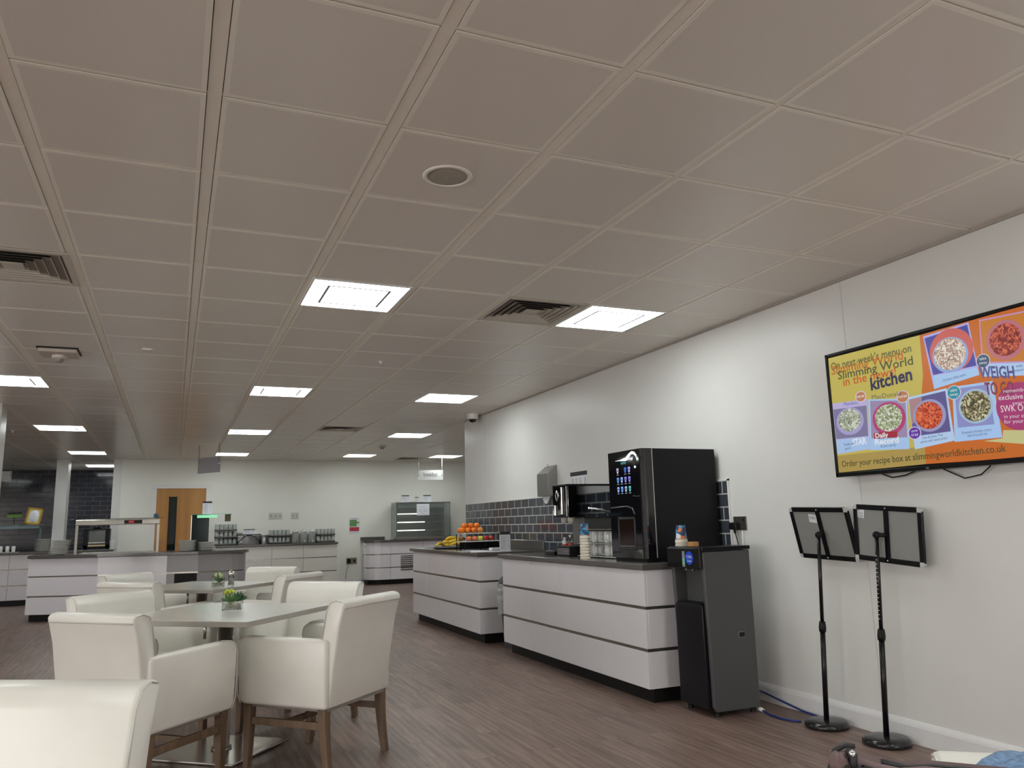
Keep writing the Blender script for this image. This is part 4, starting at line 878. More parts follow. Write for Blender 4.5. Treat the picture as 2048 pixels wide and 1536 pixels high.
for it in TVG:
    lay += 1
    col = it[1]
    if it[0] == 'p':
        pts = clip_poly(it[2])
        if len(pts) < 3: continue
        bm = bmesh.new(); bm.faces.new([bm.verts.new(uv2w(u, v, lay)) for u, v in pts]); obj('screen_picture', bm, glow(gkey(col), col, K), scr)
    elif it[0] in 'cf':
        u, v, ru, rv = it[2]; pts = clip_poly([(u + ru * math.cos(a * PI / 24), v + rv * math.sin(a * PI / 24)) for a in range(48)])
        if len(pts) < 3: continue
        bm = bmesh.new(); bm.faces.new([bm.verts.new(uv2w(a, b, lay)) for a, b in pts])
        obj('screen_picture' if it[0] == 'c' else 'screen_food_picture', bm, glow(gkey(col), col, K) if it[0] == 'c' else foodmat(col, it[3]), scr)
    else:
        s, A, B, h = it[2:]; Aw = Vector(uv2w(*A, lay)); Bw = Vector(uv2w(*B, lay))
        if B[0] > UMX: continue
        bo = {'*': .03, '~': .010}.get(s[0], 0)
        text('screen_lettering', s.lstrip('*~'), glow(gkey(col), col, K), scr, Aw, (Bw - Aw), (0, 0, 1), (Bw - Aw).length, h, bold=bo)
text('maker_mark', 'LG', mat('mark_grey', (.5, .5, .5), .4), t, (TVX - .0095, 2.895, z0 + .006), (0, -1, 0), (0, 0, 1), None, .009)
for pts in ([(3.60, 3.26, 1.425), (3.60, 3.20, 1.40), (3.60, 3.15, 1.382), (3.60, 3.06, 1.39), (3.60, 2.98, 1.412), (3.60, 2.95, 1.42)], [(3.60, 2.86, 1.42), (3.60, 2.80, 1.39), (3.60, 2.72, 1.352), (3.60, 2.63, 1.365), (3.60, 2.58, 1.40), (3.60, 2.57, 1.42)]):
    bm = bmesh.new(); tube(bm, pts, .0035, 8); obj('trailing_cable', bm, BLACK, t)

# ================================================================= WATER COOLER
t = thing('water_cooler', 'tall graphite water cooler at the end of the drinks counter', 'water cooler', (3.2, 4.30, 0))
ya, yb = 4.13, 4.48
bm = bmesh.new()
side = [(3.075, .03), (3.055, .06), (3.05, .5), (3.035, .98), (3.40, .985), (3.40, .03)]
for a, b in ((ya, ya + .03), (yb - .03, yb)): sweep(bm, side, a, b)
box(bm, 3.13, 3.40, ya + .03, yb - .03, .03, .985)
obj('cabinet', bm, COOLG, t, bevel=.008)
bm = bmesh.new(); sweep(bm, [(3.085, .035), (3.10, .10), (3.085, .66), (3.13, .66), (3.13, .035)], ya + .03, yb - .03)
box(bm, 3.03, 3.13, ya + .032, yb - .032, .045, .655); obj('front_door', bm, mat('cooler_black', (.007, .006, .009), .35, spec=.3), t, bevel=.005)
bm = bmesh.new(); box(bm, 3.035, 3.125, ya + .05, yb - .05, .655, .664); obj('drip_tray', bm, BLACKM, t)
bm = bmesh.new(); rbox(bm, 3.012, 3.14, ya + .004, yb + .004, .875, 1.006, .006, 2); head = obj('tap_head', bm, BLACK, t)
bm = bmesh.new(); tube(bm, [(3.06, 4.27, .876), (3.06, 4.27, .86)], .012, 12); tube(bm, [(3.06, 4.34, .876), (3.06, 4.34, .86)], .012, 12); obj('nozzle', bm, STEELD, t)
bm = bmesh.new(); rbox(bm, 3.03, 3.405, ya - .004, yb + .004, .988, 1.012, .005, 2); obj('lid', bm, BLACK, t)
bm = bmesh.new(); rbox(bm, 3.265, 3.32, ya - .004, ya + .002, .448, .492, .002, 1); rc = obj('side_handle', bm, mat('handle_grey', (.12, .12, .12), .4), t)
bm = bmesh.new(); rbox(bm, 3.272, 3.313, ya - .0055, ya - .003, .458, .484, .001, 1); obj('handle_recess', bm, BLACKM, rc)
bm = bmesh.new(); cx, cz = 4.235, .943
a = [bm.verts.new((3.0105, cx + .042 * math.cos(k * PI / 16), cz + .042 * math.sin(k * PI / 16))) for k in range(32)]; bm.faces.new(a); st = obj('round_sticker', bm, mat('sticker_blue', (.01, .07, .62), .35), head)
text('sticker_lettering', 'Culligan', mat('sticker_white', (.85, .87, .9), .5), head, (3.0098, cx + .032, cz + .002), (0, -1, 0), (0, 0, 1), .06, .018)
bm = bmesh.new(); lines(bm, (3.0098, cx + .02, cz - .022), (0, -1, 0), (0, 0, 1), [(0, [(0, .010), (.015, .04)], .006), (.009, [(.002, .008)], .004)]); obj('sticker_icon', bm, mat('sticker_white', (.85, .87, .9), .5), head)
bm = bmesh.new(); box(bm, 3.0095, 3.0125, 4.283, 4.31, .888, .985); cp = obj('touch_strip', bm, mat('strip_grey', (.25, .26, .27), .4), head)
for z, nm, c in ((.952, 'status_light', (.12, .13, .35)), (.925, 'status_light', (.05, .35, .18)), (.903, 'status_light', (.04, .40, .16))):
    bm = bmesh.new(); rbox(bm, 3.008, 3.0098, 4.287, 4.306, z, z + .016, .001, 1); obj(nm, bm, mat('status_%d' % (z * 1000), c, .4, emis=c, es=.6), head)
for (x, y) in ((3.10, ya + .04), (3.37, ya + .04), (3.10, yb - .04), (3.37, yb - .04)):
    bm = bmesh.new(); lathe(bm, [(.018, 0), (.018, .032), (0, .032)], x, y, 0, 12); obj('foot', bm, BLACKM, t)

# paper cups
CUPA = mat('cup_cream', (.66, .60, .50), .5, var=.02)
def cup_print():
    m = mat('cup_print', (.03, .07, .15), .45); nt = m.node_tree; b = nt.nodes['Principled BSDF']
    tc = nt.nodes.new('ShaderNodeTexCoord'); vr = nt.nodes.new('ShaderNodeTexVoronoi'); vr.inputs['Scale'].default_value = 34
    rp = nt.nodes.new('ShaderNodeValToRGB'); rp.color_ramp.interpolation = 'CONSTANT'; e = rp.color_ramp.elements
    e[0].color = (.02, .06, .16, 1); e[1].position = .35; e[1].color = (.03, .25, .42, 1)
    for p, c in ((.52, (.02, .03, .10, 1)), (.70, (.62, .16, .03, 1)), (.80, (.70, .68, .66, 1)), (.87, (.35, .03, .04, 1))):
        q = e.new(p); q.color = c
    nt.links.new(tc.outputs['Object'], vr.inputs['Vector']); nt.links.new(vr.outputs['Color'], rp.inputs[0]); nt.links.new(rp.outputs[0], b.inputs['Base Color'])
    return m
CUPP = cup_print()
def make_cup():
    t = thing('paper_cup', '', 'cup')
    bm = bmesh.new(); lathe(bm, [(.0405, .006), (.0385, .026), (.0285, .112), (.0265, .112), (.026, .108), (0, .108)], seg=24); obj('cup_wall', bm, CUPP, t)
    bm = bmesh.new(); lathe(bm, [(.0415, .0), (.043, .003), (.0415, .0075), (.0405, .006), (.0385, .0275), (.0396, .0276)], seg=24); obj('cup_rim', bm, CUPA, t)
    return t
cup = make_cup(); stk = 'upturned paper cups stacked beside the coffee machine'
names = ['lowest of the tall stack', 'second from the bottom of the tall stack', 'third from the bottom of the tall stack', 'fourth from the bottom of the tall stack', 'fifth from the bottom of the tall stack', 'third from the top of the tall stack', 'second from the top of the tall stack', 'topmost printed cup of the tall stack']
for k in range(8):
    p = (2.965 + .001 * (k % 2), 5.53, .9003 + k * .0225)
    lab = 'upturned paper cup, %s by the coffee machine' % names[k]
    if k == 0: cup.location = p; relabel(cup, lab, stk)
    else: dup(cup, p, k * .7, lab, stk)
for k in range(2):
    dup(cup, (3.075, 4.40, 1.0125 + k * .0225), k * 1.3, ('lower' if k == 0 else 'upper') + ' of two upturned printed cups on the water cooler', 'printed cups on the water cooler')
bm = bmesh.new(); rbox(bm, 3.05, 3.10, 4.245, 4.30, 1.0125, 1.042, .004, 2); tag(obj('sachet_box', bm, mat('kraft', (.50, .26, .10), .6)), 'small orange-brown box on top of the water cooler', 'box')

# ================================================================= COFFEE MACHINE
t = thing('coffee_machine', 'big black coffee machine with lit drink icons on the counter', 'coffee machine', (3.3, 4.95, .90))
xf, xb, ya, yb, za, zb = 2.975, 3.60, 4.675, 5.13, .925, 1.682
bm = bmesh.new(); box(bm, xf + .09, xb, ya, yb, za, zb); obj('cabinet', bm, mat('machine_black', (.006, .006, .008), .45, spec=.25), t, bevel=.004)
out = [(xf + .088, yb)] + [(xf + .0 + .0, yb)] + [(xf, ya + .035)] + [(xf + .035 * (1 - math.cos(R_(a))), ya + .035 * (1 - math.sin(R_(a)))) for a in (20, 45, 70)] + [(xf + .035, ya), (xf + .088, ya)]
bm = bmesh.new(); prism(bm, out, za, zb); dr = obj('front_door', bm, BLACKG, t)
bm = bmesh.new(); box(bm, xf + .086, xf + .092, ya - .0015, ya + .01, za + .005, zb - .003); obj('door_seam', bm, mat('seam_silver', (.45, .43, .40), .4), t)
bm = bmesh.new(); box(bm, xf + .02, xb - .02, ya + .02, yb - .02, .9005, za); obj('base_skirt', bm, BLACKM, t)
# lit emblem swoosh, dial, icons
wave = mat('lit_white', (.8, .8, .8), .3, emis=(.85, .9, .9), es=1.0, var=0)
Xd, Zd_ = Vector((0, -1, 0)), Vector((0, 0, 1))
def fpt(u, v, d=.0012): return Vector((xf - d, yb - u, za + v))
FW, FH = yb - ya, zb - za
bm = bmesh.new()
sw = lambda L_: [(u_ * 1.03, .692 + (v_ - .643) * .68) for u_, v_ in L_]
up_ = sw([(.10, .645), (.17, .648), (.24, .665), (.29, .705), (.325, .722), (.36, .712), (.385, .675), (.39, .645)])
dn_ = sw([(.10, .643), (.17, .638), (.24, .630), (.275, .642), (.315, .690), (.345, .690), (.368, .670), (.388, .645)])
for i in range(7): bm.faces.new([bm.verts.new(fpt(*p)) for p in (up_[i], up_[i + 1], dn_[i + 1], dn_[i])])
obj('lit_swoosh', bm, wave, dr)
bm = bmesh.new(); bm.faces.new([bm.verts.new(fpt(.365 + .024 * math.cos(k * PI / 12), .672 + .034 * math.sin(k * PI / 12))) for k in range(24)]); obj('dial', bm, mat('dial_grey', (.03, .03, .028), .2), dr)
bm = bmesh.new(); bm.faces.new([bm.verts.new(fpt(.37 + .012 * math.cos(k * PI / 8), .632 + .009 * math.sin(k * PI / 8))) for k in range(16)]); obj('lit_button', bm, wave, dr)
bm = bmesh.new(); box(bm, xf - .0014, xf - .0004, yb - .25, yb - .18, .662 + za, .680 + za); obj('display_heading', bm, glow('display_teal', (.02, .16, .16)), dr)
icc = {0: (.55, .50, .65), 1: (.03, .16, .70), 2: (.50, .42, .85), 3: (.12, .35, .85), 4: (.38, .48, .95), 5: (.30, .26, .75), 6: (.28, .25, .80), 7: (.35, .45, .90), 8: (.15, .42, .90), 9: (.35, .50, .80), 10: (.10, .60, .42)}
pos = [(0, 0), (2, 0), (3, 0), (0, 1), (1, 1), (2, 1), (3, 1), (0, 2), (1, 2), (2, 2), (3, 2)]
for k, (c, r) in enumerate(pos):
    u = .130 + c * .053; v = .618 - r * .068
    bm = bmesh.new(); wt_ = .0145
    for q in range(1):
        pts = [(-.7, -.5), (-.5, -1), (.5, -1), (.7, -.5), (1, .6), (.9, 1.1), (-.9, 1.1), (-1, .6)]
        bm.faces.new([bm.verts.new(fpt(u + a * wt_, v + b * .018)) for a, b in pts])
    ic = obj('drink_icon', bm, glow('icon_%d' % k, icc[k], 1.0), dr)
    bm = bmesh.new(); bm.faces.new([bm.verts.new(fpt(u + a * .007, v + .003 + b * .008, .0016)) for a, b in ((-1, -1), (1, -1), (1, 1), (-1, 1))]); obj('icon_centre', bm, glow('icon_dark', (.03, .05, .18)), ic)
    bm = bmesh.new(); lines(bm, fpt(u - .014, v - .030), Xd, Zd_, [(0, [(0, .028)], .0035)]); obj('icon_caption', bm, glow('caption', (.35, .42, .6)), ic)
# dispensing bay with cup
bm = bmesh.new()
for (a, b, c, d) in ((.105, .335, .055, .07), (.105, .335, .27, .285), (.105, .12, .055, .285), (.32, .335, .055, .285)): box(bm, xf - .004, xf + .004, yb - b, yb - a, za + c, za + d)
obj('bay_surround', bm, mat('bay_grey', (.03, .03, .033), .35), dr, bevel=.003)
bm = bmesh.new(); box(bm, xf - .002, xf - .0006, yb - .32, yb - .12, za + .07, za + .27); obj('bay_window', bm, mat('bay_brown', (.018, .009, .007), .08), dr)
bm = bmesh.new(); box(bm, xf - .012, xf - .001, yb - .315, yb - .125, za + .078, za + .086); obj('bay_shelf', bm, STEELD, dr)
bm = bmesh.new(); tube(bm, [fpt(.02, .355, .002), fpt(.24, .36, .002), fpt(.31, .345, .002), fpt(.34, .30, .002)], .006, 8); tube(bm, [fpt(.33, .432, .002), fpt(.36, .427, .002), fpt(.415, .427, .002)], .003, 8); obj('door_moulding', bm, mat('moulding', (.05, .05, .055), .25), dr)
text('maker_mark', 'COFFETEK', mat('mark_grey', (.5, .5, .5), .4), dr, fpt(.36, .05), Xd, Zd_, .055, .009)

# mugs in two tiers under a rack shelf
rk = thing('mug_rack', 'black rack with steel shelf holding white mugs beside the coffee machine', 'mug rack', (3.3, 5.62, .90))
for z, nm in ((1.118, 'rack_shelf'), (1.008, 'rack_tray'), (.906, 'rack_tray')):
    bm = bmesh.new(); rbox(bm, 3.10, 3.56, 5.30, 5.92, z, z + .006, .002, 1); obj(nm, bm, STEEL if z > 1.1 else mat('tray_steel', (.45, .46, .45), .3, .8), rk)
bm = bmesh.new()
for (x, y) in ((3.54, 5.90), (3.54, 5.32)): tube(bm, [(x, y, .901), (x, y, 1.13)], .007, 8)
tube(bm, [(3.13, 5.912, .91), (3.13, 5.912, 1.12)], .006, 8); box(bm, 3.555, 3.565, 5.3, 5.92, .901, 1.12); obj('rack_frame', bm, BLACKM, rk)
def make_mug():
    t = thing('mug', '', 'mug')
    bm = bmesh.new(); lathe(bm, [(0, .001), (.03, .001), (.037, .006), (.038, .090), (.036, .092), (.0345, .088), (.034, .01), (0, .008)], seg=22); obj('mug_body', bm, MUG, t)
    bm = bmesh.new(); tube(bm, [(-.034, .006, .080), (-.060, .013, .081), (-.074, .018, .062), (-.074, .018, .035), (-.058, .013, .016), (-.034, .006, .014)], .0055, 8); obj('mug_handle', bm, MUG, t)
    return t
mg = make_mug(); k = 0
for tier, z in (('lower', .9125), ('upper', 1.0145)):
    for i, y in enumerate((5.84, 5.74, 5.64, 5.54, 5.44)):
        lab = 'white mug on the %s tier of the rack, %s from the left' % (tier, ['first', 'second', 'third', 'fourth', 'fifth'][i])
        p = (3.185, y, z)
        if k == 0: mg.location = p; relabel(mg, lab, 'white mugs on the rack')
        else: dup(mg, p, None, lab, 'white mugs on the rack')
        k += 1

# polished drinks dispenser further along
t = thing('juice_dispenser', 'polished steel twin-spout drinks dispenser on the counter', 'drinks dispenser', (3.3, 6.05, .90))
bm = bmesh.new(); box(bm, 3.06, 3.60, 5.98, 6.24, 1.222, 1.49); obj('upper_housing', bm, MIRROR, t, bevel=.004)
bm = bmesh.new(); rbox(bm, 3.045, 3.61, 5.965, 6.255, 1.49, 1.503, .003, 1); obj('top_lid', bm, BLACKM, t)
bm = bmesh.new(); rbox(bm, 3.045, 3.062, 5.98, 6.24, 1.23, 1.49, .004, 1); fr = obj('front_face', bm, BLACKG, t)
bm = bmesh.new(); lathe(bm, [(.02, 0), (.045, 0), (.045, .004), (.02, .004)], seg=20, sx=1, sy=.7); bm.transform(Matrix.Translation((3.043, 6.15, 1.41)) @ Matrix.Rotation(-PI / 2, 4, 'Y')); obj('control_ring', bm, CHROME, t)
bm = bmesh.new(); rbox(bm, 3.03, 3.046, 6.04, 6.07, 1.25, 1.48, .003, 1); rbox(bm, 3.03, 3.046, 6.17, 6.22, 1.24, 1.33, .003, 1); obj('tap_lever', bm, CHROME, t)
for y in (6.17, 6.05):
    bm = bmesh.new(); lathe(bm, [(.03, 0), (.032, -.02), (.022, -.045), (0, -.05)], 3.12, y, 1.222, 16); obj('spout', bm, mat('spout_cream', (.55, .52, .45), .4), t)
bm = bmesh.new(); rbox(bm, 3.22, 3.58, 6.02, 6.22, .985, 1.222, .01, 2); obj('pedestal', bm, STEELD, t)
bm = bmesh.new(); rbox(bm, 3.07, 3.58, 6.0, 6.24, .902, .985, .008, 2); ba = obj('base_unit', bm, BLACKM, t)
bm = bmesh.new()
for k in range(5): box(bm, 3.066, 3.071, 6.01, 6.23, .912 + k * .012, .917 + k * .012)
obj('drip_grille', bm, CHROME, t)
bm = bmesh.new(); tube(bm, [(3.26, 5.975, 1.30), (3.36, 5.96, 1.285), (3.46, 5.955, 1.26)], .008, 10); obj('steam_wand', bm, CHROME, t)
bm = bmesh.new(); rbox(bm, 3.10, 3.28, 6.36, 6.54, .901, .935, .004, 2); tag(obj('cash_tray', bm, BLACK), 'low black tray on the counter left of the drinks dispenser', 'tray')
bm = bmesh.new(); rbox(bm, 3.30, 3.45, 6.55, 6.72, .901, .925, .004, 2); tag(obj('coaster_box', bm, mat('milky_box', (.6, .6, .58), .4)), 'flat white box under the little bottles on the counter', 'box')
def bottle(x, y, z, h, r, lab, body, capm):
    t = thing('small_bottle', lab, 'bottle', (x, y, z), 0, 'small bottles on the drinks counter')
    bm = bmesh.new(); lathe(bm, [(0, .001), (r, .001), (r, h * .7), (r * .45, h * .82), (r * .4, h * .9), (0, h * .9)], x, y, z, 18); obj('bottle_body', bm, body, t)
    bm = bmesh.new(); lathe(bm, [(r * .5, h * .88), (r * .5, h), (0, h)], x, y, z, 14); obj('bottle_cap', bm, capm, t)
    bm = bmesh.new(); lathe(bm, [(r * 1.02, h * .2), (r * 1.02, h * .5)], x, y, z, 18); obj('bottle_label', bm, mat('label_red', (.55, .08, .06), .5), t)
bottle(3.36, 6.66, .9255, .12, .024, 'small white bottle with red label beside the drinks dispenser', MUG, MUG)
bottle(3.38, 6.585, .9255, .14, .024, 'small clear bottle next to the white one on the counter', GLASS, CHROME)

# wall items on the right wall
t = thing('towel_dispenser', 'steel paper towel dispenser on the right wall above the tiles', 'paper towel dispenser', (XW - .05, 7.47, 1.44))
x0 = 3.53
bm = bmesh.new(); v = [(x0, 7.60, 1.455), (x0, 7.33, 1.455), (x0, 7.33, 1.70), (x0, 7.60, 1.70)]
prof = [(XW - .001, 1.455), (x0, 1.455), (x0, 1.69), (XW - .001, 1.775)]; sweep(bm, prof, 7.33, 7.60); obj('dispenser_case', bm, STEELD, t, bevel=.003)
bm = bmesh.new(); tube(bm, [(3.60, 7.45, 1.755), (3.59, 7.45, 1.785)], .005, 8); blob(bm, (3.588, 7.45, 1.79), .012, 10, sc=(.5, 1, 1)); obj('key', bm, CHROME, t)
bm = bmesh.new(); n = 12; a = [bm.verts.new((3.59, 7.56 - .19 * k / n, 1.457)) for k in range(n + 1)]; b = [bm.verts.new((3.565 , 7.56 - .19 * k / n, 1.457 - .07 * math.sin(PI * k / n) - .01)) for k in range(n + 1)]
for k in range(n): bm.faces.new([a[k], a[k + 1], b[k + 1], b[k]])
pt = obj('paper_towel', bm, PAPER, t); md = pt.modifiers.new('thickness', 'SOLIDIFY'); md.thickness = .002
t = thing('wall_notice', 'white notice with black heading on the wall above the tiles', 'notice', (XW, 6.84, 1.5))
bm = bmesh.new(); box(bm, XW - .003, XW - .0005, 6.68, 7.03, 1.47, 1.67); obj('sheet', bm, PAPER, t)
bm = bmesh.new(); box(bm, XW - .004, XW - .003, 6.68, 7.03, 1.63, 1.67); obj('heading_band', bm, INK, t)
bm = bmesh.new(); lines(bm, (XW - .0042, 7.01, 1.49), (0, -1, 0), (0, 0, 1), [(.005 + .012 * i, [(.0, .05), (.07, .08), (.12 - .003 * i, .13), (.17, .24 - .004 * i), (.27, .31)], .005) for i in range(10)]); obj('printed_text', bm, INKG, t)
t = thing('wall_socket', 'steel double socket with black plug on the right wall by the tile edge', 'socket', (XW, 4.48, 1.10))
bm = bmesh.new(); rbox(bm, XW - .008, XW - .0005, 4.42, 4.555, 1.10, 1.195, .003, 2); obj('face_plate', bm, mat('socket_steel', (.20, .18, .16), .3, .8), t)
bm = bmesh.new(); rbox(bm, XW - .05, XW - .008, 4.485, 4.56, 1.105, 1.155, .008, 2); tube(bm, [(XW - .035, 4.52, 1.11), (XW - .03, 4.515, 1.08)], .008, 8); pg = obj('plug', bm, BLACKM, t)
bm = bmesh.new(); tube(bm, [(XW - .03, 4.515, 1.08), (XW - .02, 4.50, 1.0), (XW - .015, 4.495, .8), (XW - .022, 4.5, .5)], .0035, 6); obj('plug_cable', bm, BLACKM, pg)
bm = bmesh.new(); tube(bm, [(XW - .012, 4.46, 1.10), (XW - .012, 4.465, .9), (XW - .022, 4.47, .5)], .0035, 6); obj('white_cable', bm, TRIMW, t)
bm = bmesh.new(); rbox(bm, XW - .012, XW - .008, 4.435, 4.45, 1.16, 1.18, .001, 1); obj('switch', bm, BLACKM, t)
# blue water hoses
t = thing('water_hose', 'blue water hose lying on the floor from the cooler to the stand base', 'hose', (3.41, 4.05, 0))
bm = bmesh.new(); tube(bm, [(3.402, 4.155, .018), (3.40, 4.12, .012), (3.385, 4.03, .006), (3.375, 3.94, .006), (3.40, 3.86, .006), (3.425, 3.82, .006)], .0055, 8); obj('hose_line', bm, BLUE, t)
bm = bmesh.new(); tube(bm, [(3.402, 4.16, .018), (3.401, 4.115, .013)], .012, 10); obj('white_fitting', bm, TRIMW, t)
bm = bmesh.new(); tube(bm, [(3.59, 4.42, .075), (3.60, 4.30, .055), (3.605, 4.15, .03), (3.60, 4.0, .012), (3.60, 3.85, .006), (3.59, 3.80, .006)], .0055, 8); tag(obj('water_hose', bm, BLUE), 'second blue hose running along the skirting board behind the cooler', 'hose')
# ================================================================= FRUIT COUNTER
Zt = .9005
t = thing('fruit_stand', 'black two-tier fruit stand with white shelves on the counter', 'fruit stand', (3.2, 8.5, Zt))
bm = bmesh.new(); rbox(bm, 2.93, 3.46, 8.36, 8.56, .992, 1.0, .002, 1); obj('lower_shelf', bm, mat('shelf_white', (.6, .6, .6), .3), t)
bm = bmesh.new(); rbox(bm, 3.0, 3.46, 8.56, 8.74, 1.078, 1.086, .002, 1); obj('upper_shelf', bm, mat('shelf_white', (.6, .6, .6), .3), t)
bm = bmesh.new()
for x in (2.99, 3.23, 3.45):
    for y, z in ((8.375, .992), (8.545, .992), (8.575, 1.078), (8.725, 1.078)): tube(bm, [(x + (.02 if y > 8.56 else 0), y, Zt + .001), (x + (.02 if y > 8.56 else 0), y, z)], .006, 6)
box(bm, 2.99, 3.46, 8.545, 8.555, .91, .99); obj('stand_frame', bm, BLACKM, t)
ORG = mat('orange_peel', (.80, .20, .012), .42, var=.08, scale=160, bump=.15)
rng = random.Random(11)
def fruit(nm, cat, x, y, z, r, m, lab, grp, sc=(1, 1, .93), leaf=False, sunk=.08):
    t = thing(nm, lab, cat, (x, y, z), 0, grp)
    bm = bmesh.new(); b2 = bmesh.new(); bmesh.ops.create_uvsphere(b2, u_segments=18, v_segments=12, radius=r)
    for v in b2.verts:
        d = math.hypot(v.co.x, v.co.y) / r
        v.co.z *= sc[2]
        if abs(v.co.z) > r * .5: v.co.z *= (1 - sunk * (1 - d))
        v.co.x *= sc[0]; v.co.y *= sc[1]; v.co += Vector((x, y, z + r * sc[2]))
    for f in b2.faces: f.smooth = True
    merge(bm, b2); obj('flesh', bm, m, t)
    bm = bmesh.new(); tube(bm, [(x, y, z + 2 * r * sc[2] * .96), (x + .003, y, z + 2 * r * sc[2] + .006)], .0022, 6)
    obj('stem', bm, mat('stem_brown', (.08, .05, .02), .7), t)
    return t
og = 'oranges heaped on the upper shelf of the fruit stand'
ops = [(3.03, 8.60, 0), (3.105, 8.60, 0), (3.18, 8.60, 0), (3.255, 8.60, 0), (3.04, 8.68, 0), (3.12, 8.68, 0), (3.20, 8.68, 0), (3.075, 8.63, 1), (3.15, 8.64, 1), (3.225, 8.64, 1)]
o_names = ['leftmost in front on the shelf', 'second from the left in front', 'third from the left in front', 'rightmost in front on the shelf', 'back left on the shelf', 'back middle on the shelf', 'back right on the shelf', 'left of the second layer', 'middle of the second layer', 'right of the second layer']
for k, (x, y, l) in enumerate(ops):
    m = ORG if k != 3 else mat('mango_skin', (.72, .26, .05), .4, var=.3, scale=30)
    fruit('orange', 'fruit', x, y, 1.0865 + l * .052, .036, m, 'orange fruit, %s of the heap on the fruit stand' % o_names[k], og)
AR = mat('apple_red', (.38, .02, .02), .3, var=.4, scale=40); AP = mat('apple_blush', (.66, .17, .07), .35, var=.4, scale=45); AG = mat('apple_green', (.50, .55, .08), .35, var=.15, scale=40)
ag = 'apples on the lower shelf of the fruit stand'
for k, (x, y, m, lab) in enumerate([(3.045, 8.41, AP, 'blush red apple, leftmost on the lower shelf'), (3.115, 8.41, AP, 'blush red apple, second from the left on the lower shelf'), (3.185, 8.41, AG, 'yellow-green apple between blush and dark red apples'), (3.25, 8.41, AR, 'dark red apple right of the yellow-green one'),
                                 (3.315, 8.42, AR, 'dark red apple, rightmost on the lower shelf'), (3.08, 8.49, AG, 'yellow-green apple behind the blush apples'), (3.15, 8.49, AP, 'blush apple in the back row of the lower shelf'), (3.22, 8.49, AR, 'dark red apple in the back row of the lower shelf')]):
    fruit('apple', 'fruit', x, y, 1.0005, .034, m, lab, ag, (1, 1, .86), sunk=.2)
fruit('passion_fruit', 'fruit', 2.965, 8.44, 1.0005, .030, mat('brown_rind', (.20, .09, .03), .5, var=.3, scale=40), 'round brown fruit at the left end of the lower shelf', None, (1, 1, 1))
# bananas on a slate plate
t = thing('fruit_plate', 'dark oval plate under the bananas', 'plate', (3.10, 9.25, Zt))
bm = bmesh.new(); lathe(bm, [(0, .012), (.13, .012), (.165, .022), (.17, .020), (.14, .002), (0, .001)], 3.10, 9.25, Zt, 40, sx=1.22); obj('plate_dish', bm, mat('slate', (.04, .04, .042), .35), t)
bm = bmesh.new(); lathe(bm, [(.163, .0215), (.171, .0215), (.171, .026), (.163, .026)], 3.10, 9.25, Zt, 40, sx=1.22); obj('plate_rim', bm, mat('rim_pale', (.4, .4, .4), .3), t)
YEL = mat('banana_skin', (.78, .52, .03), .42, var=.12, scale=25)
TIP = mat('banana_tip', (.16, .12, .03), .6)
def banana():
    t = thing('banana', '', 'fruit'); bm = bmesh.new(); L = .18; pts = []; rs = []
    n = 10
    for i in range(n + 1):
        q = i / n; a = (q - .5) * 1.25; pts.append((0, .145 * math.sin(a) * 1.05, .145 * (1 - math.cos(a)) * -1 + .045)); rs.append(.0175 * (1 - abs(2 * q - 1) ** 3.2 * .62))
    tube(bm, pts, rs, 9); obj('banana_skin', bm, YEL, t, smooth=True)
    bm = bmesh.new(); e = Vector(pts[0]); tube(bm, [e, e + Vector((0, -.016, -.012))], [.007, .006], 7); e = Vector(pts[-1]); tube(bm, [e, e + Vector((0, .006, -.006))], [.006, .003], 7); obj('banana_tip', bm, TIP, t)
    return t
bn = banana(); bl = ['lowest at the front right of the plate', 'front middle of the plate', 'front left of the plate', 'crossing the front of the bunch', 'second layer at right', 'second layer in the middle', 'second layer at left', 'topmost of the bunch', 'leftmost, tip pointing out of the plate']
bpos = [(3.15, 9.14, 0, 1.5), (3.13, 9.19, 0, 1.55), (3.12, 9.24, 0, 1.6), (3.12, 9.29, 0, 1.62), (3.15, 9.165, .034, 1.5), (3.12, 9.215, .034, 1.58), (3.10, 9.265, .034, 1.65), (3.12, 9.20, .068, 1.55), (2.965, 9.22, 0, 2.3)]
for k, (x, y, z, a) in enumerate(bpos):
    p = (x, y, Zt + .0215 + z)
    lab = 'yellow banana, ' + bl[k]
    if k == 0: bn.location = p; bn.rotation_euler = (0, 0, a); relabel(bn, lab, 'bananas on the dark plate')
    else: dup(bn, p, a, lab, 'bananas on the dark plate')
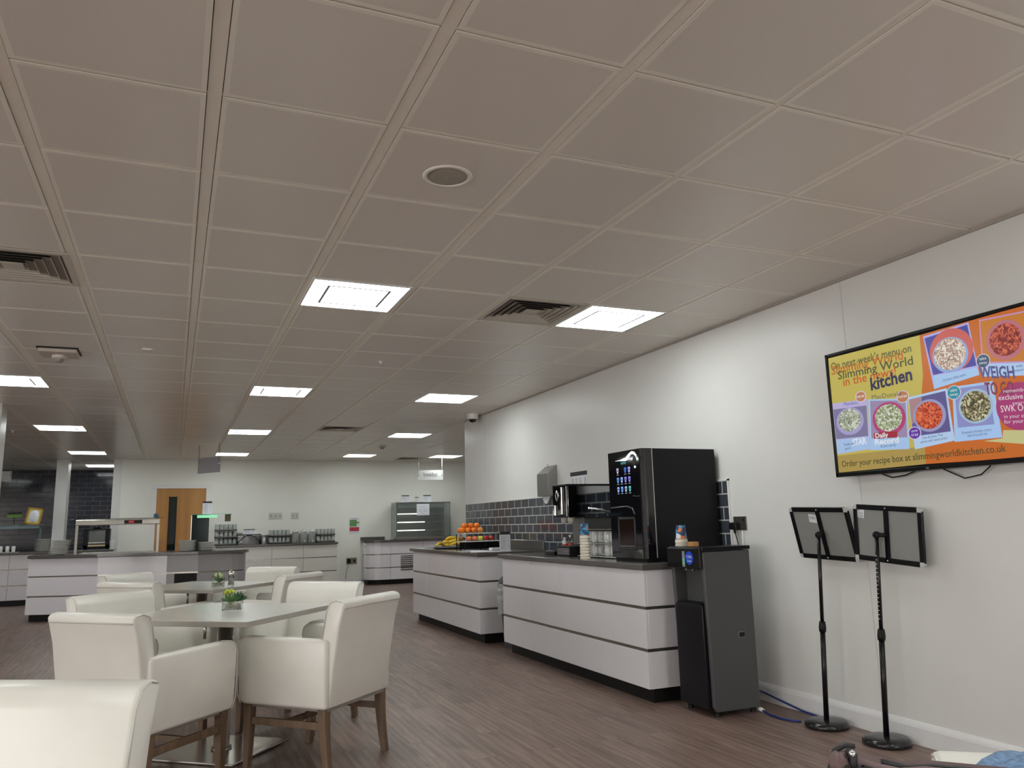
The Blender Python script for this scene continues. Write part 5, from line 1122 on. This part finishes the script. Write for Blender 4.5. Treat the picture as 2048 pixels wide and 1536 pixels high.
# papers, card holder
for k, (x, y, a, w_, h_, lab) in enumerate([(3.04, 8.16, .5, .30, .21, 'white sheet of paper lying before the fruit stand, farther one'), (3.02, 7.84, 1.2, .30, .21, 'white sheet of paper lying before the fruit stand, nearer one')]):
    bm = bmesh.new(); Mx = Matrix.Translation((x, y, Zt + .0005)) @ Matrix.Rotation(a, 4, 'Z'); box(bm, -h_ / 2, h_ / 2, -w_ / 2, w_ / 2, 0, .0015, mat4=Mx)
    tag(obj('paper_sheet', bm, PAPER), lab, 'paper', 'loose sheets on the fruit counter')
bm = bmesh.new(); rbox(bm, 3.17, 3.27, 8.02, 8.12, Zt + .0005, Zt + .03, .004, 2); tag(obj('napkin_pile', bm, PAPER), 'small pile of white napkins beside the menu card on the fruit counter', 'napkins')
def card(x, y, z, w_, h_, lab, ax='y', grp='printed menu cards with black headings', ang=None):
    """upright printed card; ax = direction it runs along"""
    X = Vector((0, -1, 0)) if ax == 'y' else Vector((1, 0, 0))
    if ang is not None: X = Vector((math.cos(ang), math.sin(ang), 0))
    N_ = X.cross(Vector((0, 0, 1)))
    t = thing('menu_card', lab, 'sign', (x, y, z), 0, grp); Mx = Matrix((X, Vector((0, 0, 1)), N_)).transposed().to_4x4(); Mx.translation = (x, y, z)
    bm = bmesh.new(); box(bm, -w_ / 2, w_ / 2, 0, h_, -.004, 0, mat4=Mx); box(bm, -w_ / 2, w_ / 2, 0, .004, -.03, .03, mat4=Mx); obj('card_holder', bm, mat('acrylic_white', (.75, .76, .80), .3), t)
    bm = bmesh.new(); box(bm, -w_ / 2, w_ / 2, h_ * .86, h_, 0, .0015, mat4=Mx); obj('heading_band', bm, INK, t)
    bm = bmesh.new(); o_ = Mx @ Vector((-w_ / 2, 0, .0012)); rg = random.Random(int(x * 100))
    lines(bm, o_, X, (0, 0, 1), [(h_ * (.14 + .085 * i), [(w_ * .12, w_ * rg.uniform(.5, .62)), (w_ * .75, w_ * .85)], h_ * .022) for i in range(8)]); obj('printed_text', bm, INKG, t)
    return t
card(3.185, 7.69, Zt, .12, .20, 'upright menu card with black heading at the near end of the fruit counter', 'x')

# ================================================================= DISPLAY CABINET
t = thing('display_cabinet', 'glass chilled display cabinet with four shelves on the corner counter', 'display cabinet', (4.85, 16.6, .90))
xa, xb_, yf, yk = 4.33, 5.52, 16.40, 16.84; zt = 1.66
bm = bmesh.new(); rbox(bm, xa - .02, xb_ + .02, yf - .01, yk, .901, .955, .003, 1); obj('steel_base', bm, STEEL, t)
gm = mat('cabinet_glass', (.86, .93, .90), .03, trans=.92, var=0)
for nm, (a, b, c, d, e, f_) in {'front_glass': (xa, xb_, yf, yf + .006, .955, zt), 'side_glass': (xa, xa + .006, yf, yk, .955, zt), 'side_glass_': (xb_ - .006, xb_, yf, yk, .955, zt)}.items():
    bm = bmesh.new(); box(bm, a, b, c, d, e, f_); obj(nm.rstrip('_'), bm, gm, t)
bm = bmesh.new(); box(bm, xa, xb_, yk - .02, yk, .955, zt); obj('back_panel', bm, mat('cabinet_back', (.20, .19, .16), .25, .6), t)
bm = bmesh.new(); rbox(bm, xa - .004, xb_ + .004, yf, yk, zt, zt + .02, .002, 1); obj('top_panel', bm, STEELD, t)
bm = bmesh.new(); box(bm, xa + .03, xb_ - .12, yf + .008, yf + .05, zt - .10, zt - .02); obj('header_rail', bm, mat('rail_grey', (.30, .31, .31), .3, .5), t)
for z in (1.085, 1.255, 1.43):
    bm = bmesh.new(); rbox(bm, xa + .03, xb_ - .04, yf + .03, yk - .05, z, z + .010, .002, 1); sh = obj('glass_shelf', bm, STEELD, t)
    bm = bmesh.new(); rbox(bm, xa + .02, xa + .62, yf + .010, yf + .024, z - .006, z + .014, .003, 1); obj('shelf_lamp', bm, mat('shelf_lamp_lit', (.9, .9, .9), .3, emis=(1, 1, .97), es=2.2, var=0), sh)
bm = bmesh.new(); box(bm, xb_ - .22, xb_ - .20, yf + .03, yk - .05, .96, zt - .02); obj('inner_upright', bm, BLACKM, t)
bm = bmesh.new(); box(bm, xa + .44, xa + .72, yf - .003, yf - .001, zt - .26, zt - .02); nt_ = obj('taped_note', bm, PAPER, t)
bm = bmesh.new(); lines(bm, (xa + .46, yf - .0035, zt - .22), (1, 0, 0), (0, 0, 1), [(0, [(.06, .14)], .004), (.04, [(.03, .09), (.11, .2)], .004), (.08, [(.02, .1), (.13, .22)], .004), (.13, [(.02, .16)], .004)]); obj('handwriting', bm, mat('pen_blue', (.10, .14, .5), .5), nt_)
for x, w_, h_, lab in ((4.55, .17, .15, 'left menu card standing on the display cabinet'), (4.80, .08, .11, 'smallest menu card, in the middle on the display cabinet'), (5.03, .17, .15, 'right menu card standing on the display cabinet')): card(x, 16.5, zt + .021, w_, h_, lab, 'x')

# poster, sockets, leads on the far wall
t = thing('wall_poster', 'small green and red poster on the far wall', 'poster', (3.55, YB, 1.04))
bm = bmesh.new(); box(bm, 3.43, 3.67, YB - .004, YB - .001, 1.04, 1.385); obj('sheet', bm, PAPER, t)
for nm, a, b, c, d, cc in (('green_block', 3.45, 3.60, 1.20, 1.34, (.12, .30, .08)), ('green_patch', 3.60, 3.65, 1.26, 1.30, (.2, .4, .15)), ('red_block', 3.45, 3.65, 1.10, 1.185, (.50, .04, .06))):
    bm = bmesh.new(); box(bm, a, b, YB - .005, YB - .004, c, d); obj(nm, bm, mat('poster_' + nm, cc, .5), t)
bm = bmesh.new(); lines(bm, (3.45, YB - .0055, 1.06), (1, 0, 0), (0, 0, 1), [(.30, [(.02, .17)], .010), (.235, [(.01, .12)], .012), (.19, [(.01, .09)], .010), (.01, [(.0, .18)], .006)]); obj('printed_text', bm, INKG, t)
def sock(x, z, w_, h_, lab, dark=False):
    t = thing('wall_socket', lab, 'socket', (x, YB, z)); bm = bmesh.new(); rbox(bm, x - w_ / 2, x + w_ / 2, YB - .012, YB - .0005, z, z + h_, .003, 1); fp = obj('face_plate', bm, mat('steel_plate', (.28, .26, .22), .3, .7) if dark else mat('plate_white', (.62, .61, .57), .35), t)
    bm = bmesh.new()
    n = max(1, round(w_ / .09))
    for i in range(n):
        cx = x - w_ / 2 + w_ * (i + .5) / n; rbox(bm, cx - .018, cx + .018, YB - .015, YB - .012, z + h_ * .3, z + h_ * .7, .001, 1)
    obj('switch', bm, BLACKM if dark else mat('switch_grey', (.42, .41, .38), .4), t); return t
sock(1.93, 1.385, .26, .13, 'triple white wall switch on the far wall above the glass racks'); sock(2.31, 1.385, .15, .13, 'white wall socket right of the triple switch above the racks')
s_ = sock(3.50, .42, .22, .13, 'dark steel double socket low on the far wall with a plug in it', True); sock(3.78, .42, .13, .12, 'white socket low on the far wall next to the display counter')
bm = bmesh.new(); rbox(bm, 3.40, 3.47, YB - .06, YB - .015, .44, .53, .008, 1); obj('plug', bm, BLACKM, s_)
bm = bmesh.new(); tube(bm, [(3.43, YB - .04, .44), (3.39, YB - .03, .30), (3.37, YB - .02, .12)], .005, 6); obj('plug_cable', bm, mat('grey_lead', (.35, .35, .33), .5), s_)

# ================================================================= GLASS RACKS on the far counter
RACK = mat('rack_grey', (.16, .16, .155), .5)
GLS = mat('tumbler_glass', (.42, .45, .43), .12, trans=.15, var=.25, scale=40)
def rack(x, w_, tiers, lab0, z0=.9005):
    for k in range(tiers):
        z = z0 + k * .135
        t = thing('glass_rack', lab0 % (['lowest', 'middle', 'topmost'][k] if tiers == 3 else ['lower', 'upper'][k]), 'glass rack', (x, 16.5, z), 0, 'grey crates of upturned glasses on the far counter')
        bm = bmesh.new()
        for (a, b, c, d, e, f_) in ((0, w_, 0, .3, 0, .012), (0, w_, 0, .012, 0, .035), (0, w_, .288, .3, 0, .035), (0, .012, 0, .3, 0, .035), (w_ - .012, w_, 0, .3, 0, .035)): box(bm, x - w_ / 2 + a, x - w_ / 2 + b, 16.36 + c, 16.36 + d, z + e, z + f_)
        obj('crate', bm, RACK, t)
        n = round(w_ / .078)
        for i in range(n):
            for j in range(3):
                bm = bmesh.new(); cx = x - w_ / 2 + (i + .5) * w_ / n
                lathe(bm, [(.037, 0), (.035, .112), (.03, .118), (0, .118)], cx, 16.41 + j * .09, z + .013, 12)
                obj('tumbler', bm, GLS, t)
rack(.95, .40, 3, '%s crate of glasses in the left stack on the far counter')
rack(1.96, .39, 2, '%s crate of glasses right of the sanitiser bottle on the far counter')
rack(2.86, .36, 2, '%s crate of glasses at the right end of the far counter')
def jug(x, lab):
    t = thing('glass_jug', lab, 'jug', (x, 16.45, .9005), 0, 'lidded glass jars on the far counter')
    bm = bmesh.new(); lathe(bm, [(0, .002), (.075, .002), (.078, .02), (.078, .19), (.055, .215), (.055, .225)], x, 16.45, .9005, 20); obj('jar_body', bm, mat('jar_glass', (.55, .57, .54), .08, trans=.55, var=.1), t)
    bm = bmesh.new(); lathe(bm, [(.06, .222), (.062, .235), (.05, .25), (.02, .258), (0, .26)], x, 16.45, .9005, 20); obj('jar_lid', bm, CHROME, t)
    bm = bmesh.new(); tube(bm, [(x + .01, 16.38, .945), (x + .01, 16.35, .94)], .014, 8); obj('tap', bm, CHROME, t)
for x, lab in ((2.27, 'left of three clear glass jars with steel lids'), (2.43, 'middle of three clear glass jars with steel lids'), (2.59, 'right of three clear glass jars with steel lids')): jug(x, lab)
t = thing('sanitiser_bottle', 'slim white pump bottle on the far counter between rack and crates', 'bottle', (1.66, 16.42, .9005))
bm = bmesh.new(); lathe(bm, [(0, .001), (.032, .001), (.032, .11), (.012, .13), (.012, .14)], 1.66, 16.42, .9005, 16); obj('bottle_body', bm, MUG, t)
bm = bmesh.new(); tube(bm, [(1.66, 16.42, 1.04), (1.66, 16.42, 1.085), (1.63, 16.42, 1.09)], .007, 8); obj('pump', bm, MUG, t)
t = thing('cutlery_stand', 'black arched wire stand with a white sign on the far counter', 'stand', (1.38, 16.45, .9005))
bm = bmesh.new()
tube(bm, [(1.16, 16.36, .902), (1.16, 16.36, 1.09), (1.60, 16.36, 1.09), (1.60, 16.36, .902)], .010, 6); tube(bm, [(1.16 + .44 * q, 16.36, .93 + .15 * math.sin(PI * q)) for q in [i / 10 for i in range(11)]], .008, 6)
tube(bm, [(1.16, 16.56, .902), (1.16, 16.56, 1.09), (1.60, 16.56, 1.09), (1.60, 16.56, .902)], .010, 6); box(bm, 1.16, 1.60, 16.36, 16.56, 1.085, 1.095); obj('wire_frame', bm, BLACKM, t)
card(1.38, 16.40, 1.0965, .21, .10, 'small white sign with black heading on the arched stand', 'x')
t = thing('bowl_stack', 'pile of small grey bowls beside the arched stand on the far counter', 'bowls', (1.22, 16.70, .90))
bm = bmesh.new()
lathe(bm, [(0, 0), (.05, 0), (.08, .04), (.076, .04), (.05, .008), (0, .008)], 1.22, 16.75, 1.10, 18); bb = obj('top_bowl', bm, CHINA, t)
bm = bmesh.new(); lathe(bm, [(0, 0), (.05, 0), (.08, .04), (.05, .06), (.05, .10), (.08, .16), (.05, .20), (0, .20)], 1.22, 16.75, .9005, 18); obj('lower_bowls', bm, CHINA, t)

# ================================================================= ISLAND ITEMS
IZ = .9005
t = thing('serving_gantry', 'steel and glass heated gantry at the left of the serving island', 'food gantry', (-.72, 12.95, IZ))
xa, xb_, y = -1.27, -.20, 13.02
bm = bmesh.new()
for x in (xa, xb_): box(bm, x - .016, x + .016, y - .016, y + .016, IZ, 1.37)
obj('upright', bm, STEEL, t)
bm = bmesh.new(); rbox(bm, xa - .02, xb_ + .02, y - .05, y + .10, 1.305, 1.385, .008, 2); br = obj('heat_bar', bm, STEEL, t)
bm = bmesh.new(); rbox(bm, -.66, -.42, y - .054, y - .049, 1.318, 1.37, .002, 1); obj('control_panel', bm, BLACK, br)
bm = bmesh.new(); rbox(bm, -.60, -.53, y - .058, y - .054, 1.33, 1.36, .001, 1); obj('red_display', bm, mat('red_led', (.3, .02, .02), .4, emis=(.35, .03, .03), es=.8), br)
bm = bmesh.new(); rbox(bm, xa - .06, xb_ + .06, y - .30, y + .30, 1.388, 1.396, .002, 1); obj('glass_top', bm, GLASS, t)
bm = bmesh.new(); box(bm, xa, xb_, y - .004, y + .004, .93, 1.30); bm.free()
bm = bmesh.new(); rbox(bm, xa + .05, xb_ - .02, y - .06, y + .36, IZ, .915, .003, 1); obj('hot_plate', bm, STEEL, t)
t = thing('glass_sneeze_guard', 'dark green glazed sneeze guard near the rounded end of the island', 'sneeze guard', (.37, 12.8, IZ))
bm = bmesh.new(); box(bm, .255, .50, 12.88, 12.89, IZ, 1.42); obj('dark_panel', bm, mat('bottle_green_glass', (.004, .022, .018), .12, spec=.15), t)
bm = bmesh.new(); rbox(bm, .25, .80, 12.55, 12.95, 1.42, 1.43, .002, 1); obj('glass_shelf', bm, mat('green_glass', (.25, .62, .45), .05, trans=.6, var=0), t)
bm = bmesh.new(); rbox(bm, .32, .60, 12.56, 12.575, 1.375, 1.418, .002, 1); obj('green_reflection_strip', bm, mat('green_reflection', (.1, .4, .2), .2, emis=(.22, .62, .36), es=.8), t)  # glowing strip standing in for a green reflection in the glass
bm = bmesh.new(); rbox(bm, .72, .79, 12.60, 12.85, 1.32, 1.43, .002, 1); obj('brown_end_block', bm, mat('cork_brown', (.16, .12, .07), .6), t)
bm = bmesh.new(); box(bm, .245, .258, 12.84, 12.90, IZ, 1.42); obj('guard_post', bm, STEEL, t)
card(.46, 12.72, 1.431, .13, .19, 'menu card standing on the green sneeze guard', 'x')
# plates
def make_plate():
    bm = bmesh.new(); lathe(bm, [(0, .001), (.075, .001), (.125, .017), (.127, .021), (.122, .021), (.072, .007), (0, .006)], 0, 0, 0, 28)
    o = obj('dinner_plate', bm, CHINA, None, world=False); return o
pl = make_plate(); used = False
def plates(x, y, n, desc, grp, dz=.0195, lean=0):
    global used
    for k in range(n):
        if not used: o = pl; used = True
        else: o = pl.copy(); COL.objects.link(o)
        o.location = (x + lean * k, y, IZ + k * dz); o.rotation_euler = (0, 0, k * .3)
        pos = 'topmost' if k == n - 1 else 'lowest' if k == 0 else ['', 'second', 'third', 'fourth', 'fifth', 'sixth', 'seventh', 'eighth', 'ninth', 'tenth'][k] + ' from the bottom'
        tag(o, 'white dinner plate, %s of %s' % (pos, desc), 'plate', grp)
plates(.20, 12.62, 8, 'the taller stack by the dark green panel', 'taller plate stack by the sneeze guard')
plates(.47, 12.60, 6, 'the lower stack by the dark green panel', 'lower plate stack by the sneeze guard', .021)
plates(-1.50, 13.12, 10, 'the leaning stack left of the gantry', 'leaning plate stack left of the gantry', .0205, .005)
plates(-2.10, 16.25, 9, 'the stack before the far column', 'plate stack on the far left counter', .024)
bm = bmesh.new(); rbox(bm, .62, .90, 12.45, 12.62, IZ, IZ + .008, .002, 1); tag(obj('paper_sheet', bm, mat('menu_grey', (.35, .35, .36), .4)), 'grey printed sheet lying at the rounded end of the island', 'paper')
# toaster on the back counter
t = thing('conveyor_toaster', 'black and glass toaster oven behind the gantry in front of the tiles', 'toaster', (-1.25, 16.4, IZ))
ox0, ox1 = -1.47, -1.05
bm = bmesh.new(); box(bm, ox0, ox0 + .07, 16.2, 16.55, .93, 1.27); box(bm, ox1 - .07, ox1, 16.2, 16.55, .93, 1.27); box(bm, ox0, ox1, 16.2, 16.55, .93, .985); box(bm, ox0, ox1, 16.2, 16.55, 1.25, 1.27); obj('oven_body', bm, BLACKM, t, bevel=.006)
bm = bmesh.new(); box(bm, ox0 + .09, ox1 - .07, 16.21, 16.22, 1.03, 1.25); obj('oven_glass', bm, mat('smoked_glass', (.55, .60, .58), .05, trans=.8, var=0), t)
bm = bmesh.new(); rbox(bm, ox0 + .08, ox1 - .06, 16.17, 16.20, .955, .985, .004, 1); obj('crumb_tray', bm, mat('brass', (.50, .40, .24), .3, .6), t)
bm = bmesh.new(); rbox(bm, ox0 + .08, ox1 - .06, 16.18, 16.5, 1.01, 1.03, .003, 1); obj('bread_grid', bm, STEEL, t)
bm = bmesh.new()
for x in (ox0 + .03, ox1 - .03):
    for yy in (16.23, 16.52): lathe(bm, [(.018, 0), (.018, .03), (0, .03)], x, yy, IZ, 10)
obj('foot', bm, BLACKM, t)
t = thing('serving_bell', 'small dark domed dish on top of the toaster oven', 'dish', (-1.27, 16.35, 1.271))
bm = bmesh.new(); lathe(bm, [(0, .0), (.06, .0), (.075, .02), (.06, .05), (.02, .08), (0, .082)], -1.27, 16.35, 1.271, 18); obj('dish_dome', bm, BLACK, t)
bm = bmesh.new(); lathe(bm, [(.0, .08), (.012, .085), (.012, .11), (0, .115)], -1.27, 16.35, 1.271, 12); obj('dish_knob', bm, CHROME, t)
bm = bmesh.new(); lathe(bm, [(0, 0), (.04, 0), (.055, .13), (.05, .16), (0, .15)], -.995, 16.25, IZ, 10, smooth=False); tag(obj('napkin_holder', bm, PAPER), 'crumpled white paper napkins right of the toaster oven', 'napkins')
card(-1.165, 19.6, 1.45, .17, .30, 'white menu sheet with black heading by the tiled wall corner', 'x')
bm = bmesh.new(); box(bm, -1.30, -1.12, 19.45, 19.97, 1.42, 1.447); tag(obj('wall_shelf', bm, BLACKM), 'thin dark wall shelf under the menu sheet on the tiled wall', 'shelf')
# far left servery items
t = thing('framed_sign', 'yellow framed notice leaning in front of the dark tiles at left', 'sign', (-2.29, 16.3, 1.36))
Mx = Matrix.Translation((-2.30, 16.3, 1.372)) @ Matrix.Rotation(R_(-14), 4, 'X') @ Matrix.Rotation(R_(8), 4, 'Y')
bm = bmesh.new()
for (a, b, c, d) in ((-.12, .12, 0, .03), (-.12, .12, .27, .30), (-.12, -.09, 0, .30), (.09, .12, 0, .30)): box(bm, a, b, -.012, .012, c, d, mat4=Mx)
obj('sign_frame', bm, mat('mustard_frame', (.42, .23, .02), .4), t)
bm = bmesh.new(); box(bm, -.095, .095, -.004, .004, .025, .275, mat4=Mx); obj('sign_sheet', bm, mat('pale_yellow', (.62, .56, .28), .5), t)
bm = bmesh.new(); b2 = bmesh.new(); lathe(b2, [(0, -.001), (.075, -.001), (.075, .001), (0, .001)], seg=24, sx=1, sy=1.5); b2.transform(Mx @ Matrix.Translation((0, -.006, .15)) @ Matrix.Rotation(PI / 2, 4, 'X')); merge(bm, b2); obj('white_oval', bm, PAPER, t)
bm = bmesh.new(); q = Mx @ Vector((-.045, -.0085, .10)); lines(bm, q, Mx.to_3x3() @ Vector((1, 0, 0)), Mx.to_3x3() @ Vector((0, 0, 1)), [(.0, [(0, .08)], .005), (.03, [(.01, .09)], .005), (.06, [(.0, .08)], .005), (.09, [(.02, .07)], .008)]); obj('printed_text', bm, INKG, t)
t = thing('glass_gantry', 'glass shelf on posts over the far left counter carrying the signs', 'food gantry', (-2.9, 16.3, IZ))
bm = bmesh.new(); rbox(bm, -3.7, -2.12, 16.10, 16.48, 1.355, 1.365, .002, 1); obj('glass_shelf', bm, mat('teal_glass', (.35, .55, .58), .04, trans=.7, var=0), t)
bm = bmesh.new(); rbox(bm, -3.7, -2.16, 16.16, 16.22, 1.30, 1.352, .004, 1); obj('heat_bar', bm, mat('teal_steel', (.14, .19, .21), .3, .6), t)
for x in (-2.16, -3.66):
    bm = bmesh.new(); box(bm, x - .012, x + .012, 16.28, 16.30, IZ, 1.355); obj('post', bm, mat('teal_glass_post', (.08, .14, .15), .1, .3), t)
t = thing('label_holder', 'bright green card with dark top on the glass shelf at far left', 'sign', (-2.57, 16.3, 1.366))
bm = bmesh.new(); box(bm, -2.68, -2.46, 16.29, 16.30, 1.50, 1.56); obj('green_card', bm, mat('lime_card', (.12, .24, .02), .5), t)
bm = bmesh.new(); box(bm, -2.68, -2.46, 16.28, 16.30, 1.56, 1.59); tube(bm, [(-2.57, 16.30, 1.366), (-2.57, 16.30, 1.50)], .006, 6); lathe(bm, [(.04, 0), (.04, .006), (0, .006)], -2.57, 16.30, 1.366, 14); obj('holder_clip', bm, BLACKM, t)
for k, (x, lab) in enumerate(((-2.72, 'left of three white pots on a tray at the far left counter'), (-2.62, 'middle of three white pots on a tray at the far left counter'), (-2.53, 'right of three white pots on a tray at the far left counter'))):
    bm = bmesh.new(); lathe(bm, [(0, .001), (.028, .001), (.032, .09), (.02, .10), (.018, .098), (0, .09)], x, 16.2, IZ + .008, 14); tag(obj('cutlery_pot', bm, MUG), lab, 'pot', 'white pots on the far left counter')
bm = bmesh.new(); rbox(bm, -2.82, -2.44, 16.10, 16.30, IZ, IZ + .0075, .002, 1); tag(obj('serving_tray', bm, CHINA), 'white tray under the three pots on the far left counter', 'tray')

# ================================================================= BAG AND GARMENT AT THE BOTTOM RIGHT
t = thing('tote_bag', 'mauve leather tote bag with black trim at the bottom right', 'bag', (.85, .62, .7402))
MAU = mat('mauve_leather', (.15, .092, .088), .55, var=.10, scale=40, bump=.2); BTR = mat('black_webbing', (.022, .022, .025), .55, bump=.2, scale=300)
def pt(s, d, z): # s along the bag (left to right in view), d away from the viewer
    a = Vector((.653, .690)); b = Vector((.861, .463)); u_ = (b - a).normalized(); n_ = Vector((-u_.y, u_.x)); q = a + u_ * s + n_ * d; return Vector((q.x, q.y, z))
def top(s): return .944 - .006 * math.sin(min(1, s / .09) * PI) - .0085 * min(1, max(0, s - .025) / .045) - .004 * max(0, s - .02)
bm = bmesh.new(); N = 16; L = .36; rings = []
for i in range(N + 1):
    s = L * i / N; zt_ = top(s)
    wv_ = .004 * math.sin(i * 2.1)
    rings.append([bm.verts.new(p) for p in (pt(s, -.01, .7405), pt(s, -.03 + wv_, .82), pt(s, -.006, zt_ - .012), pt(s, .0, zt_), pt(s, .012, zt_ - .004), pt(s, .03, zt_ - .03), pt(s, .08, zt_ - .03), pt(s, .10, zt_ - .02), pt(s, .112, .82), pt(s, .10, .7405))])
for i in range(N):
    for k in range(9): bm.faces.new([rings[i][k], rings[i][k + 1], rings[i + 1][k + 1], rings[i + 1][k]])
    bm.faces.new([rings[i][9], rings[i][0], rings[i + 1][0], rings[i + 1][9]])
bm.faces.new(rings[0]); bm.faces.new(rings[-1][::-1])
obj('bag_body', bm, MAU, t, smooth=True)
bm = bmesh.new(); tube(bm, [pt(.03, -.008, top(.03) - .006)] + [pt(L * i / 12, -.009, top(L * i / 12) - .011) for i in range(1, 13)], .0075, 8); tube(bm, [pt(.05, .006, top(.05) + .001)] + [pt(.05 + L * .8 * i / 12, .008, top(L * .8 * i / 12 + .05) - .002) for i in range(1, 13)], .003, 8); obj('top_trim', bm, BTR, t)
bm = bmesh.new(); tube(bm, [pt(.004, -.014, .75), pt(.0, -.012, .88), pt(.0, -.008, .925), pt(.006, -.002, .943), pt(.016, .004, .948), pt(.026, .006, .947)], [.0025, .0025, .003, .003, .003, .0025], 8); obj('gathered_piping', bm, BTR, t)
bm = bmesh.new(); b2 = bmesh.new(); bmesh.ops.create_uvsphere(b2, u_segments=20, v_segments=12, radius=.011)
for v in b2.verts:
    v.co *= 1 + .16 * math.sin(7 * math.atan2(v.co.y, v.co.x) + v.co.z * 300); q = pt(.011, -.004, .932); v.co = Vector((v.co.x * 1.1, v.co.y, v.co.z)) + q
merge(bm, b2); obj('gathered_corner', bm, MAU, t, smooth=True)
bm = bmesh.new()
for s in (.018, .026): tube(bm, [pt(s, -.008, .938), pt(s - .001, -.016, .925), pt(s - .003, -.03, .86), pt(s - .003, -.03, .78)], .0022, 6)
tube(bm, [pt(.019, -.004, .944), pt(.025, -.010, .942), pt(.024, -.013, .932)], .004, 8); obj('drawstring', bm, BTR, t)
bm = bmesh.new(); blob(bm, pt(.0235, -.012, .944), .0035, 12); obj('metal_bead', bm, CHROME, t)
DEN = mat('denim_blue', (.16, .26, .42), .8, var=.35, scale=120, bump=.6)
t = thing('denim_garment', 'faded blue denim garment draped over the chair back at the right edge', 'garment', (1.2, .79, .60))
bm = bmesh.new(); N = 14; rows = []
for i in range(N + 1):
    q = i / N; s = .005 * math.sin(i * 1.9)
    a = Vector((1.137, .852)); b = Vector((1.30, .726)); c = a.lerp(b, q); u_ = (b - a).normalized(); n_ = Vector((u_.y, -u_.x))
    h = .845 + (.007 if q > .18 else 0) + s * .3
    rows.append([bm.verts.new((c.x + n_.x * d - u_.x * max(0, d) * .75, c.y + n_.y * d - u_.y * max(0, d) * .75, z)) for d, z in ((.13, .60), (.12 + s, .72), (.11 + s, h - .03), (.09, h - .006), (.06, h), (.02, h), (-.01, h - .006), (-.03, h - .03), (-.04 - s, .72), (-.045, .60))])
for i in range(N):
    for k in range(9): bm.faces.new([rows[i][k], rows[i][k + 1], rows[i + 1][k + 1], rows[i + 1][k]])
g = obj('denim_cloth', bm, DEN, t, smooth=True); md = g.modifiers.new('thickness', 'SOLIDIFY'); md.thickness = .006
